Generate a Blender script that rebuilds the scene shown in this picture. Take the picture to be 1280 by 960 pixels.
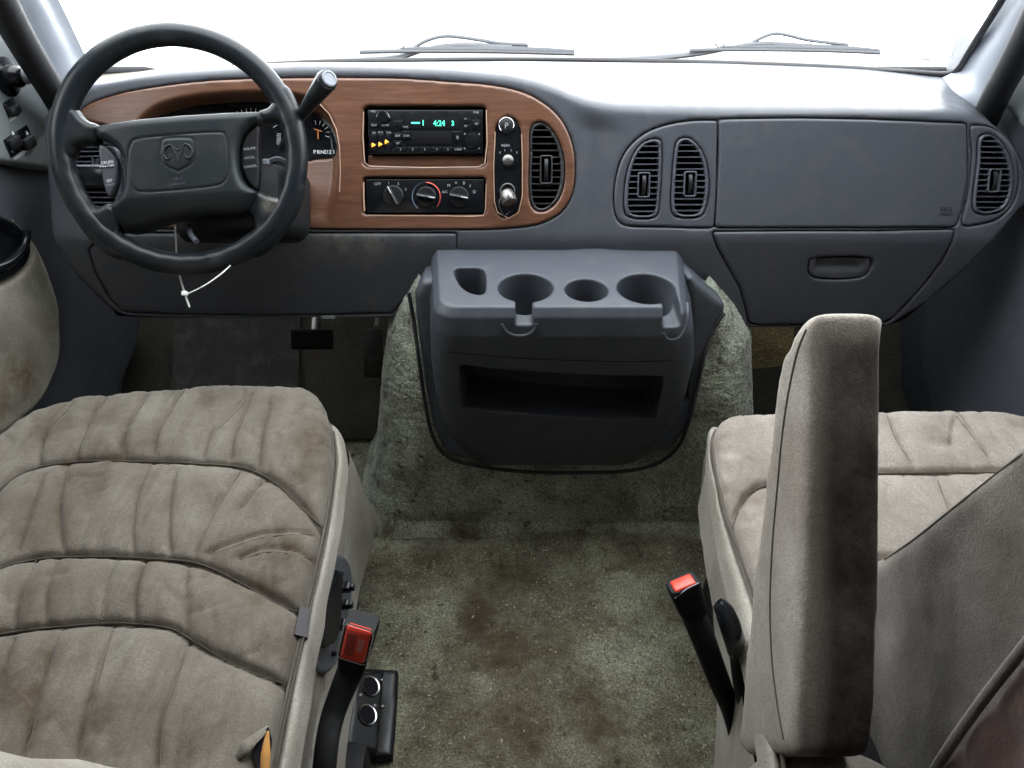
import bpy, bmesh, math, random
import numpy as np
from mathutils import Vector, Matrix

for o in list(bpy.data.objects):
    bpy.data.objects.remove(o)
scene = bpy.context.scene
COL = scene.collection
rad = math.radians

# ------------------------------------------------------------------ camera, light, exposure
CZ, PITCH, FPX = 1.12, rad(38), 925.0
cam_d = bpy.data.cameras.new('camera')
cam_d.sensor_width = 36.0
cam_d.lens = 36.0 * FPX / 1280.0
cam_d.clip_start = 0.02
cam_d.clip_end = 200
cam = bpy.data.objects.new('camera', cam_d)
cam.location = (0, 0, CZ)
cam.rotation_euler = (rad(90) - PITCH, 0, 0)
COL.objects.link(cam)
scene.camera = cam

world = bpy.data.worlds.new("World")
scene.world = world
world.use_nodes = True
bg = world.node_tree.nodes['Background']
bg.inputs['Color'].default_value = (0.93, 0.965, 1.0, 1)      # bright overcast sky and pale ground all round the van
bg.inputs['Strength'].default_value = 9.2

scene.view_settings.view_transform = 'Standard'
scene.view_settings.look = 'None'
scene.view_settings.exposure = 0.0
scene.view_settings.gamma = 1.0
scene.view_settings.use_curve_mapping = False
scene.cycles.max_bounces = 8
scene.cycles.diffuse_bounces = 4
scene.cycles.use_denoising = True
scene.cycles.sample_clamp_indirect = 6.0

# ------------------------------------------------------------------ geometry helpers
FW = np.array([0, math.cos(PITCH), -math.sin(PITCH)])
UP = np.array([0, math.sin(PITCH), math.cos(PITCH)])
RT = np.array([1.0, 0, 0])
CAM = np.array([0, 0, CZ])

def ray(px, py):
    return FW + (px - 640) / FPX * RT + (480 - py) / FPX * UP

def W(px, py, X=None, Y=None, z=None, d=None):
    """point of the place seen in that direction, at a known X, Y, height or distance"""
    r = ray(px, py)
    if d is not None: k = d
    elif Y is not None: k = Y / r[1]
    elif z is not None: k = (z - CZ) / r[2]
    else: k = X / r[0]
    return CAM + k * r

class Fr:
    def __init__(s, o, u, v, H=None):
        s.o = np.array(o, float)
        s.u = np.array(u, float); s.u /= np.linalg.norm(s.u)
        v = np.array(v, float); v = v - s.u * (v @ s.u); s.v = v / np.linalg.norm(v)
        s.n = np.cross(s.u, s.v)
        s.H = H
    def px(s, x, y):
        r = ray(x, y); h = 0.0
        for i in range(5 if s.H else 1):
            k = ((s.o + h * s.n - CAM) @ s.n) / (r @ s.n)
            q = CAM + k * r - s.o
            a, b = q @ s.u, q @ s.v
            if s.H: h = float(s.H(np.array([a]), np.array([b]))[0])
        return (a, b)
    def pxs(s, l):
        return np.array([s.px(*p) for p in l])
    def at(s, a, b, h=0.0):
        a = np.asarray(a, float); b = np.asarray(b, float); h = np.asarray(h, float)
        return s.o + a[..., None] * s.u + b[..., None] * s.v + h[..., None] * s.n
    def on(s, a, b, h=0.0):
        hh = s.H(np.atleast_1d(np.asarray(a, float)), np.atleast_1d(np.asarray(b, float))) if s.H else np.zeros(np.shape(np.atleast_1d(a)))
        r = s.at(np.atleast_1d(a), np.atleast_1d(b), hh + h)
        return r if np.ndim(a) else r[0]

def smooth_poly(pts, n=5, closed=True):
    """Catmull-Rom through the points"""
    P = np.array(pts, float); N = len(P); out = []
    rng = range(N) if closed else range(N - 1)
    for i in rng:
        if closed: p0, p1, p2, p3 = P[(i - 1) % N], P[i], P[(i + 1) % N], P[(i + 2) % N]
        else: p0, p1, p2, p3 = P[max(i - 1, 0)], P[i], P[i + 1], P[min(i + 2, N - 1)]
        for k in range(n):
            t = k / n
            out.append(.5 * ((2 * p1) + (-p0 + p2) * t + (2 * p0 - 5 * p1 + 4 * p2 - p3) * t * t + (-p0 + 3 * p1 - 3 * p2 + p3) * t ** 3))
    if not closed: out.append(P[-1])
    return np.array(out)

def rrect(x0, y0, x1, y1, r, n=5):
    """rounded rectangle, same units as given"""
    out = []
    r = min(r, abs(x1 - x0) / 2.001, abs(y1 - y0) / 2.001)
    for cx, cy, a0 in ((x1 - r, y1 - r, 0), (x0 + r, y1 - r, 90), (x0 + r, y0 + r, 180), (x1 - r, y0 + r, 270)):
        for k in range(n + 1):
            a = rad(a0 + 90 * k / n)
            out.append((cx + r * math.cos(a), cy + r * math.sin(a)))
    return np.array(out)

def ell(cx, cy, rx, ry, n=28, rot=0.0):
    a = np.linspace(0, 2 * np.pi, n, endpoint=False)
    x, y = rx * np.cos(a), ry * np.sin(a)
    c, s_ = math.cos(rot), math.sin(rot)
    return np.stack([cx + x * c - y * s_, cy + x * s_ + y * c], 1)

def seg_dist(P, loops, closed=True):
    """distance and nearest point from points P to polylines"""
    A = []; B = []
    for L in loops:
        L = np.asarray(L, float)
        if closed: A.append(L); B.append(np.roll(L, -1, 0))
        else: A.append(L[:-1]); B.append(L[1:])
    A = np.concatenate(A); B = np.concatenate(B); D = B - A
    dd = np.maximum((D ** 2).sum(1), 1e-14)
    dist = np.empty(len(P)); near = np.empty((len(P), 2))
    for s in range(0, len(P), 6000):
        p = P[s:s + 6000]
        t = ((p[:, None, :] - A[None]) * D[None]).sum(2) / dd
        t = np.clip(t, 0, 1)
        q = A[None] + t[..., None] * D[None]
        e = ((p[:, None, :] - q) ** 2).sum(2)
        i = e.argmin(1); r = np.arange(len(p))
        dist[s:s + 6000] = np.sqrt(e[r, i]); near[s:s + 6000] = q[r, i]
    return dist, near

def inside(P, loops):
    c = np.zeros(len(P), bool)
    for L in loops:
        L = np.asarray(L, float); M = np.roll(L, -1, 0)
        for (x0, y0), (x1, y1) in zip(L, M):
            if y0 == y1: continue
            m = ((P[:, 1] < y0) != (P[:, 1] < y1))
            c ^= m & (P[:, 0] < (x1 - x0) * (P[:, 1] - y0) / (y1 - y0) + x0)
    return c

# numpy value noise
_rs = np.random.RandomState(7)
_T = _rs.rand(64, 64, 64).astype(np.float32)
def vnoise(x, y, z=0.0):
    x = np.asarray(x, float); y = np.asarray(y, float); z = np.asarray(z, float) + np.zeros_like(x)
    xi, yi, zi = np.floor(x).astype(int), np.floor(y).astype(int), np.floor(z).astype(int)
    fx, fy, fz = x - xi, y - yi, z - zi
    fx, fy, fz = fx * fx * (3 - 2 * fx), fy * fy * (3 - 2 * fy), fz * fz * (3 - 2 * fz)
    r = 0
    for dx in (0, 1):
        for dy in (0, 1):
            for dz in (0, 1):
                w = (fx if dx else 1 - fx) * (fy if dy else 1 - fy) * (fz if dz else 1 - fz)
                r = r + w * _T[(xi + dx) & 63, (yi + dy) & 63, (zi + dz) & 63]
    return r * 2 - 1
def fbm(x, y, z=0.0, o=4):
    r = 0; a = 1.0
    for i in range(o):
        r = r + a * vnoise(np.asarray(x) * 2 ** i + 17 * i, np.asarray(y) * 2 ** i + 9 * i, z); a *= .5
    return r

def sstep(x, a=0.0, b=1.0):
    t = np.clip((np.asarray(x, float) - a) / (b - a), 0, 1)
    return t * t * (3 - 2 * t)

# ------------------------------------------------------------------ object helpers
ROOT = {}
def origin_of(p):
    while p is not None and p.parent is not None: p = p.parent
    return np.array(p.location) if p is not None else np.zeros(3)

def thing(name, label, cat, loc=(0, 0, 0), group=None):
    o = bpy.data.objects.new(name, None)
    o.empty_display_size = 0.05
    o.location = loc
    COL.objects.link(o)
    o['label'] = label; o['category'] = cat
    if group: o['group'] = group
    return o

def tag(o, label=None, cat=None, group=None, kind=None):
    if label: o['label'] = label
    if cat: o['category'] = cat
    if group: o['group'] = group
    if kind: o['kind'] = kind
    return o

def mk(name, V, F, mat, parent=None, smooth=True, attrs=None, auto=None):
    V = np.asarray(V, float)
    off = origin_of(parent) if parent else np.zeros(3)
    me = bpy.data.meshes.new(name)
    me.from_pydata((V - off).tolist(), [], [list(map(int, f)) for f in F])
    me.polygons.foreach_set('use_smooth', [smooth] * len(me.polygons))
    if attrs:
        for k, a in attrs.items():
            at = me.attributes.new(k, 'FLOAT', 'POINT')
            at.data.foreach_set('value', np.asarray(a, np.float32))
    me.materials.append(mat)
    me.update()
    if smooth and auto:
        me.set_sharp_from_angle(angle=rad(auto))
    o = bpy.data.objects.new(name, me)
    COL.objects.link(o)
    if parent: o.parent = parent
    return o

def patch(name, fr, outer, mat, parent=None, holes=(), px=True, cell=.004, skirt=.01, r=.0, inset=0.0,
          h=0.0, hfun=None, dirt=None, smooth=True, auto=None, cap=False):
    """a sheet over the frame's surface, cut to an outline (and holes), edges rolled by r and turned down by skirt"""
    cv = (lambda L: fr.pxs(L)) if px else (lambda L: np.asarray(L, float))
    loops = [cv(outer)] + [cv(q) for q in holes]
    lo = loops[0].min(0) - cell; hi = loops[0].max(0) + cell
    nu, nv = int((hi[0] - lo[0]) / cell) + 2, int((hi[1] - lo[1]) / cell) + 2
    U, Vv = np.meshgrid(lo[0] + np.arange(nu) * cell, lo[1] + np.arange(nv) * cell)
    P = np.stack([U.ravel(), Vv.ravel()], 1)
    idx = np.arange(nu * nv).reshape(nv, nu)
    Q = np.stack([idx[:-1, :-1], idx[:-1, 1:], idx[1:, 1:], idx[1:, :-1]], -1).reshape(-1, 4)
    C = P[Q].mean(1)
    keep = inside(C, loops)
    Q = Q[keep]
    E = np.concatenate([Q[:, [0, 1]], Q[:, [1, 2]], Q[:, [2, 3]], Q[:, [3, 0]]])
    key = np.sort(E, 1); kk = key[:, 0].astype(np.int64) * (nu * nv) + key[:, 1]
    _, inv, cnt = np.unique(kk, return_inverse=True, return_counts=True)
    BE = E[cnt[inv] == 1]
    bv = np.unique(BE)
    used = np.unique(Q)
    # snap the border to the outline
    d, near = seg_dist(P[bv], loops)
    ins = inside(P[bv], loops)
    dirv = (P[bv] - near); dirv[~ins] *= -1
    L = np.linalg.norm(dirv, axis=1, keepdims=True)
    dirv = np.where(L > 1e-7, dirv / np.maximum(L, 1e-9), 0)
    P[bv] = near + dirv * inset
    remap = -np.ones(nu * nv, int); remap[used] = np.arange(len(used))
    p = P[used]
    H = fr.H(p[:, 0], p[:, 1]) if fr.H else np.zeros(len(p))
    H = H + h
    if hfun is not None:
        H = H + hfun(p[:, 0], p[:, 1])
    if r > 0:
        d, _ = seg_dist(p, loops)
        d = np.clip(d - inset, 0, None)
        x = np.clip(r - d, 0, r)
        H = H - (r - np.sqrt(np.maximum(r * r - x * x, 0)))
    V = fr.at(p[:, 0], p[:, 1], H)
    F = remap[Q].tolist()
    dr = dirt(p[:, 0], p[:, 1]) if dirt is not None else np.zeros(len(p))
    if skirt:
        b = remap[bv]; n0 = len(V)
        m = {int(k): n0 + i for i, k in enumerate(b)}
        V = np.concatenate([V, V[b] - fr.n * skirt])
        dr = np.concatenate([dr, dr[b]])
        for a, c in remap[BE]:
            F.append([int(c), int(a), m[int(a)], m[int(c)]])
    return mk(name, V, F, mat, parent, smooth=smooth, attrs={'dirt': dr}, auto=auto)

def loft(name, rows, mat, parent=None, closed=False, caps=False, smooth=True, auto=None, attrs=None, flip=False):
    R = np.array(rows, float); n, m = R.shape[:2]
    V = R.reshape(-1, 3); F = []
    for i in range(n - 1):
        for j in range(m if closed else m - 1):
            k = (j + 1) % m
            F.append([i * m + j, i * m + k, (i + 1) * m + k, (i + 1) * m + j])
    if caps:
        F.append(list(range(m))[::-1]); F.append([(n - 1) * m + j for j in range(m)])
    if flip: F = [f[::-1] for f in F]
    return mk(name, V, F, mat, parent, smooth=smooth, auto=auto, attrs=attrs)

def tube(name, pts, r, mat, parent=None, seg=8, closed=False, flat=1.0, auto=None, flatdir=None):
    P = np.array(pts, float); n = len(P)
    rr = np.full(n, r) if np.ndim(r) == 0 else np.interp(np.linspace(0, 1, n), np.linspace(0, 1, len(r)), r)
    T = np.roll(P, -1, 0) - np.roll(P, 1, 0) if closed else np.gradient(P, axis=0)
    T /= np.maximum(np.linalg.norm(T, axis=1, keepdims=True), 1e-9)
    ref = np.array(flatdir if flatdir is not None else [0, 0, 1.0])
    rows = []
    a0 = None
    for i in range(n):
        if a0 is None or flatdir is not None:
            a = np.cross(T[i], ref)
            if np.linalg.norm(a) < 1e-3: a = np.cross(T[i], [1, 0, 0])
        else:
            a = a0 - T[i] * (a0 @ T[i])
        a /= np.linalg.norm(a); a0 = a
        b = np.cross(a, T[i])
        th = np.linspace(0, 2 * np.pi, seg, endpoint=False)
        rows.append(P[i] + rr[i] * (np.cos(th)[:, None] * a + flat * np.sin(th)[:, None] * b))
    if closed: rows.append(rows[0])
    return loft(name, rows, mat, parent, closed=True, caps=not closed, auto=auto or 50)

def box(name, fr, u0, v0, u1, v1, h0, h1, mat, parent=None, bev=0.001, seg=2, taper=0.0):
    """a bevelled block on a frame between (u0,v0) and (u1,v1), from height h0 to h1"""
    bm = bmesh.new()
    u0, u1 = sorted((u0, u1)); v0, v1 = sorted((v0, v1)); h0, h1 = sorted((h0, h1))
    vs = []
    for hh, t in ((h0, 0), (h1, taper)):
        for a, b in ((u0 + t, v0 + t), (u1 - t, v0 + t), (u1 - t, v1 - t), (u0 + t, v1 - t)):
            vs.append(bm.verts.new(fr.at(a, b, hh)))
    for f in ((3, 2, 1, 0), (4, 5, 6, 7), (0, 1, 5, 4), (1, 2, 6, 5), (2, 3, 7, 6), (3, 0, 4, 7)):
        bm.faces.new([vs[i] for i in f])
    if bev > 0:
        bev = min(bev, .45 * min(u1 - u0 - 2 * taper, v1 - v0 - 2 * taper, h1 - h0))
        bmesh.ops.bevel(bm, geom=list(bm.edges), offset=bev, segments=seg, affect='EDGES', profile=.5)
    V = [list(v.co) for v in bm.verts]; bm.verts.index_update()
    F = [[v.index for v in f.verts] for f in bm.faces]
    bm.free()
    return mk(name, V, F, mat, parent, auto=35)

def disc(name, fr, u, v, rads, hs, mat, parent=None, seg=28, squash=1.0, rot=0.0):
    """a turned shape standing on the frame: radii and heights along its axis"""
    rows = []
    for r_, h_ in zip(rads, hs):
        e = ell(u, v, max(r_, 1e-5), max(r_, 1e-5) * squash, seg, rot)
        rows.append(fr.at(e[:, 0], e[:, 1], np.full(seg, h_)))
    return loft(name, rows, mat, parent, closed=True, caps=True, auto=40)

def text(name, s, fr, u, v, size, mat, parent=None, h=.0006, rot=0.0, ext=.0001, sx=1.0, bold=False):
    cu = bpy.data.curves.new('t', 'FONT')
    cu.body = s; cu.size = size; cu.align_x = 'CENTER'; cu.align_y = 'CENTER'; cu.extrude = ext
    if bold: cu.offset = size * .02
    ob = bpy.data.objects.new('t', cu); COL.objects.link(ob)
    dg = bpy.context.evaluated_depsgraph_get()
    me = bpy.data.meshes.new_from_object(ob.evaluated_get(dg))
    V = np.array([v.co[:] for v in me.vertices]); F = [list(p.vertices) for p in me.polygons]
    bpy.data.objects.remove(ob); bpy.data.curves.remove(cu); bpy.data.meshes.remove(me)
    c, s_ = math.cos(rot), math.sin(rot)
    x, y = V[:, 0] * sx, V[:, 1]
    return mk(name, fr.on(u + x * c - y * s_, v + x * s_ + y * c, h + V[:, 2]), F, mat, parent, smooth=False)

def solidify(obj, cutters, voxel, smooth_it, keep=None):
    """cut, then melt the edges: moulded plastic or upholstery foam"""
    for c in cutters:
        m = obj.modifiers.new('b', 'BOOLEAN'); m.operation = 'DIFFERENCE'; m.solver = 'EXACT'; m.object = c
    m = obj.modifiers.new('r', 'REMESH'); m.mode = 'VOXEL'; m.voxel_size = voxel
    m = obj.modifiers.new('s', 'SMOOTH'); m.iterations = smooth_it; m.factor = .5
    dg = bpy.context.evaluated_depsgraph_get(); dg.update()
    me = bpy.data.meshes.new_from_object(obj.evaluated_get(dg))
    obj.modifiers.clear()
    old = obj.data
    mats = [mm for mm in old.materials]
    obj.data = me
    me.materials.clear()
    for mm in mats: me.materials.append(mm)
    me.name = old.name
    bpy.data.meshes.remove(old)
    me.polygons.foreach_set('material_index', [0] * len(me.polygons))
    me.polygons.foreach_set('use_smooth', [True] * len(me.polygons))
    for c in cutters: bpy.data.objects.remove(c)
    return obj

from mathutils.bvhtree import BVHTree
def make_hit(obj, lift=0.0):
    off = origin_of(obj)
    me = obj.data
    T = BVHTree.FromPolygons([Vector(v.co) + Vector(off) for v in me.vertices], [list(p.vertices) for p in me.polygons])
    def hit(px, py):
        r = Vector(ray(px, py)).normalized()
        loc, nor, i, d_ = T.ray_cast(Vector(CAM), r)
        if loc is None: return None
        return np.array(loc) - np.array(r) * lift
    return hit
def stitch(name, obj, pxl, r, mat, parent, n=6, lift=0.0, seg=6):
    h = make_hit(obj, lift) if not callable(obj) else obj
    P = [h(*p) for p in smooth_poly(pxl, n, False)]
    P = [p for p in P if p is not None]
    return tube(name, P, r, mat, parent, seg=seg) if len(P) > 2 else None

# ------------------------------------------------------------------ materials
def newmat(name):
    m = bpy.data.materials.new(name); m.use_nodes = True
    return m, m.node_tree, m.node_tree.nodes['Principled BSDF']

def nd(nt, typ, **kw):
    n = nt.nodes.new(typ)
    for k, v in kw.items():
        if k in n.inputs: n.inputs[k].default_value = v
        else: setattr(n, k, v)
    return n

def coords(nt, scale=(1, 1, 1), rot=(0, 0, 0)):
    g = nt.nodes.new('ShaderNodeNewGeometry'); m = nt.nodes.new('ShaderNodeMapping')
    m.inputs['Scale'].default_value = scale; m.inputs['Rotation'].default_value = rot
    t = nt.nodes.new('ShaderNodeTexCoord')
    nt.links.new(t.outputs['Object'], m.inputs['Vector'])
    return m.outputs[0]

def noise(nt, vec, scale, detail=4, rough=.55, dist=0.0):
    n = nt.nodes.new('ShaderNodeTexNoise')
    n.inputs['Scale'].default_value = scale; n.inputs['Detail'].default_value = detail
    n.inputs['Roughness'].default_value = rough; n.inputs['Distortion'].default_value = dist
    nt.links.new(vec, n.inputs['Vector'])
    return n.outputs['Fac']

def ramp(nt, fac, stops):
    r = nt.nodes.new('ShaderNodeValToRGB'); e = r.color_ramp.elements
    while len(e) < len(stops): e.new(0.5)
    for i, (p, c) in enumerate(stops):
        e[i].position = p
        e[i].color = (c, c, c, 1) if np.ndim(c) == 0 else (*c, 1)
    nt.links.new(fac, r.inputs[0])
    return r.outputs[0]

def mixc(nt, fac, a, b, mode='MIX'):
    m = nt.nodes.new('ShaderNodeMix'); m.data_type = 'RGBA'; m.blend_type = mode
    for s, x in ((0, fac), (6, a), (7, b)):
        if hasattr(x, 'links') or hasattr(x, 'is_linked'): nt.links.new(x, m.inputs[s])
        else: m.inputs[s].default_value = x if s == 0 else (*x, 1)
    return m.outputs[2]

def math_(nt, op, a, b=None):
    m = nt.nodes.new('ShaderNodeMath'); m.operation = op
    for i, x in enumerate((a, b)):
        if x is None: continue
        if hasattr(x, 'is_linked'): nt.links.new(x, m.inputs[i])
        else: m.inputs[i].default_value = x
    return m.outputs[0]

def bump(nt, bs, height, strength, dist=.001, prev=None):
    b = nt.nodes.new('ShaderNodeBump'); b.inputs['Strength'].default_value = strength; b.inputs['Distance'].default_value = dist
    nt.links.new(height, b.inputs['Height'])
    if prev: nt.links.new(prev, b.inputs['Normal'])
    nt.links.new(b.outputs[0], bs.inputs['Normal'])
    return b.outputs[0]

def plastic(name, col, rough=.5, grain=700, gs=.25, var=.15, dust=0.0, spec=.5):
    m, nt, bs = newmat(name)
    v = coords(nt)
    n1 = noise(nt, v, 6, 5, .6)
    a = tuple(c * (1 - var) for c in col); b = tuple(c * (1 + var) for c in col)
    c = mixc(nt, n1, a, b)
    if dust:
        n2 = noise(nt, v, 23, 7, .65, .6)
        d = ramp(nt, n2, [(.5, 0.0), (.78, dust)])
        c = mixc(nt, d, c, (.20, .18, .15))
    at = nt.nodes.new('ShaderNodeAttribute'); at.attribute_name = 'dirt'
    n3 = noise(nt, v, 60, 6, .7)
    d3 = math_(nt, 'MULTIPLY', at.outputs['Fac'], ramp(nt, n3, [(.35, 0.0), (.6, 1.0)]))
    c = mixc(nt, d3, c, (.22, .20, .17))
    nt.links.new(c, bs.inputs['Base Color'])
    n4 = noise(nt, v, 40, 5, .6)
    nt.links.new(ramp(nt, n4, [(.3, rough - .07), (.7, rough + .09)]), bs.inputs['Roughness'])
    bs.inputs['Specular IOR Level'].default_value = spec
    if gs:
        vo = nt.nodes.new('ShaderNodeTexVoronoi'); vo.inputs['Scale'].default_value = grain
        nt.links.new(v, vo.inputs['Vector'])
        bump(nt, bs, vo.outputs['Distance'], gs, .0006)
    return m

def plain(name, col, rough=.4, metal=0.0, emit=None, es=0.0, spec=.5, coat=0.0):
    m, nt, bs = newmat(name)
    v = coords(nt)
    n = noise(nt, v, 90, 5, .6)
    nt.links.new(mixc(nt, n, tuple(c * .85 for c in col), tuple(min(1, c * 1.15) for c in col)), bs.inputs['Base Color'])
    nt.links.new(ramp(nt, n, [(.3, max(.02, rough - .06)), (.7, rough + .06)]), bs.inputs['Roughness'])
    bs.inputs['Metallic'].default_value = metal
    bs.inputs['Specular IOR Level'].default_value = spec
    bs.inputs['Coat Weight'].default_value = coat
    if emit:
        bs.inputs['Emission Color'].default_value = (*emit, 1); bs.inputs['Emission Strength'].default_value = es
    return m

def velour(name, col, stain_shade=(.055, .040, .026), sheen=.5, stain_amt=.5, rough=.85, dlo=.25):
    m, nt, bs = newmat(name)
    v = coords(nt)
    n1 = noise(nt, v, 7, 6, .62, .4)
    c = mixc(nt, ramp(nt, n1, [(.34, 0.0), (.66, 1.0)]), tuple(x * k for x, k in zip(col, (.74, .71, .67))), tuple(x * 1.15 for x in col))
    n8 = noise(nt, coords(nt, (3.2, .55, 1), (0, 0, rad(12))), 16, 6, .68, .4)
    c = mixc(nt, ramp(nt, n8, [(.46, 0.0), (.72, .55 * stain_amt)]), c, tuple(x * k for x, k in zip(col, (.42, .36, .29))))
    n2 = noise(nt, coords(nt, (1.4, .5, 1)), 26, 6, .7)
    c = mixc(nt, ramp(nt, n2, [(.45, 0.0), (.75, .42 * stain_amt)]), c, tuple(x * .42 for x in col))
    n5 = noise(nt, v, 420, 2, .5)
    c = mixc(nt, ramp(nt, n5, [(.38, .42), (.60, 0.0)]), c, tuple(x * .45 for x in col))
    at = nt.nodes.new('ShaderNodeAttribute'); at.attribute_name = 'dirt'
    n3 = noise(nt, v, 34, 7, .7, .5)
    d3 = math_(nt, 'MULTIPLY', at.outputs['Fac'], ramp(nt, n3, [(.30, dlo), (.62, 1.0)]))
    c = mixc(nt, d3, c, stain_shade)
    nt.links.new(c, bs.inputs['Base Color'])
    bs.inputs['Roughness'].default_value = rough
    bs.inputs['Specular IOR Level'].default_value = .15
    bs.inputs['Sheen Weight'].default_value = sheen
    bs.inputs['Sheen Roughness'].default_value = .35
    bs.inputs['Sheen Tint'].default_value = (.9, .88, .82, 1)
    n4 = noise(nt, v, 520, 3, .65)
    b1 = bump(nt, bs, n4, .5, .0014)
    n6 = noise(nt, v, 62, 6, .65, .3)
    bump(nt, bs, n6, .3, .004, b1)
    return m

def carpet_mat(name, col, dark):
    m, nt, bs = newmat(name)
    v = coords(nt)
    n1 = noise(nt, v, 3.6, 7, .62, .5)
    c = mixc(nt, ramp(nt, n1, [(.40, 0.0), (.66, 1.0)]), col, dark)
    n2 = noise(nt, v, 9, 6, .65)
    c = mixc(nt, ramp(nt, n2, [(.42, 0.0), (.7, .75)]), c, (.075, .072, .048))
    n6 = noise(nt, v, 36, 4, .6)
    c = mixc(nt, ramp(nt, n6, [(.63, 0.0), (.68, .8)]), c, (.020, .016, .010))
    n9 = noise(nt, v, 14, 7, .72, .8)
    c = mixc(nt, ramp(nt, n9, [(.50, 0.0), (.66, .7)]), c, (.060, .042, .022))
    n3 = noise(nt, v, 330, 3, .6)
    c = mixc(nt, ramp(nt, n3, [(.38, .7), (.58, 0.0)]), c, (.015, .016, .011))
    n7 = noise(nt, v, 210, 2, .5)
    c = mixc(nt, ramp(nt, n7, [(.60, 0.0), (.70, .45)]), c, tuple(min(.6, k * 1.8 + .01) for k in col))
    at = nt.nodes.new('ShaderNodeAttribute'); at.attribute_name = 'dirt'
    c = mixc(nt, math_(nt, 'MULTIPLY', at.outputs['Fac'], ramp(nt, n2, [(.25, .5), (.6, 1.0)])), c, (.050, .034, .018))
    nt.links.new(c, bs.inputs['Base Color'])
    bs.inputs['Roughness'].default_value = .95
    bs.inputs['Specular IOR Level'].default_value = .1
    bs.inputs['Sheen Weight'].default_value = .25
    b1 = bump(nt, bs, n3, .9, .0028)
    return m

def wood_mat():
    m, nt, bs = newmat('walnut_trim')
    v = coords(nt, (1, 1, 14), (0, rad(-4), 0))
    n1 = noise(nt, v, 9, 8, .62, 1.2)
    c = ramp(nt, n1, [(.25, (.060, .024, .013)), (.5, (.110, .047, .025)), (.75, (.165, .074, .041))])
    v2 = coords(nt, (1, 1, 22), (0, rad(-4), 0))
    n2 = noise(nt, v2, 30, 6, .7, .4)
    c = mixc(nt, ramp(nt, n2, [(.45, 0.0), (.8, .6)]), c, (.055, .022, .013))
    n3 = noise(nt, coords(nt), 18, 6, .7)
    c = mixc(nt, ramp(nt, n3, [(.6, 0.0), (.8, .25)]), c, (.33, .24, .18))
    nt.links.new(c, bs.inputs['Base Color'])
    nt.links.new(ramp(nt, n3, [(.3, .30), (.75, .46)]), bs.inputs['Roughness'])
    bs.inputs['Coat Weight'].default_value = .25
    bs.inputs['Coat Roughness'].default_value = .25
    bump(nt, bs, n2, .06, .0005)
    return m

def glass_mat():
    m, nt, bs = newmat('clear_glass')
    nt.nodes.remove(bs)
    out = nt.nodes['Material Output']
    tr = nt.nodes.new('ShaderNodeBsdfTransparent'); tr.inputs[0].default_value = (.97, .985, .98, 1)
    gl = nt.nodes.new('ShaderNodeBsdfGlossy'); gl.inputs['Roughness'].default_value = .02
    fr_ = nt.nodes.new('ShaderNodeFresnel'); fr_.inputs[0].default_value = 1.45
    mx = nt.nodes.new('ShaderNodeMixShader')
    nt.links.new(fr_.outputs[0], mx.inputs[0]); nt.links.new(tr.outputs[0], mx.inputs[1]); nt.links.new(gl.outputs[0], mx.inputs[2])
    nt.links.new(mx.outputs[0], out.inputs[0])
    return m

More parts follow.
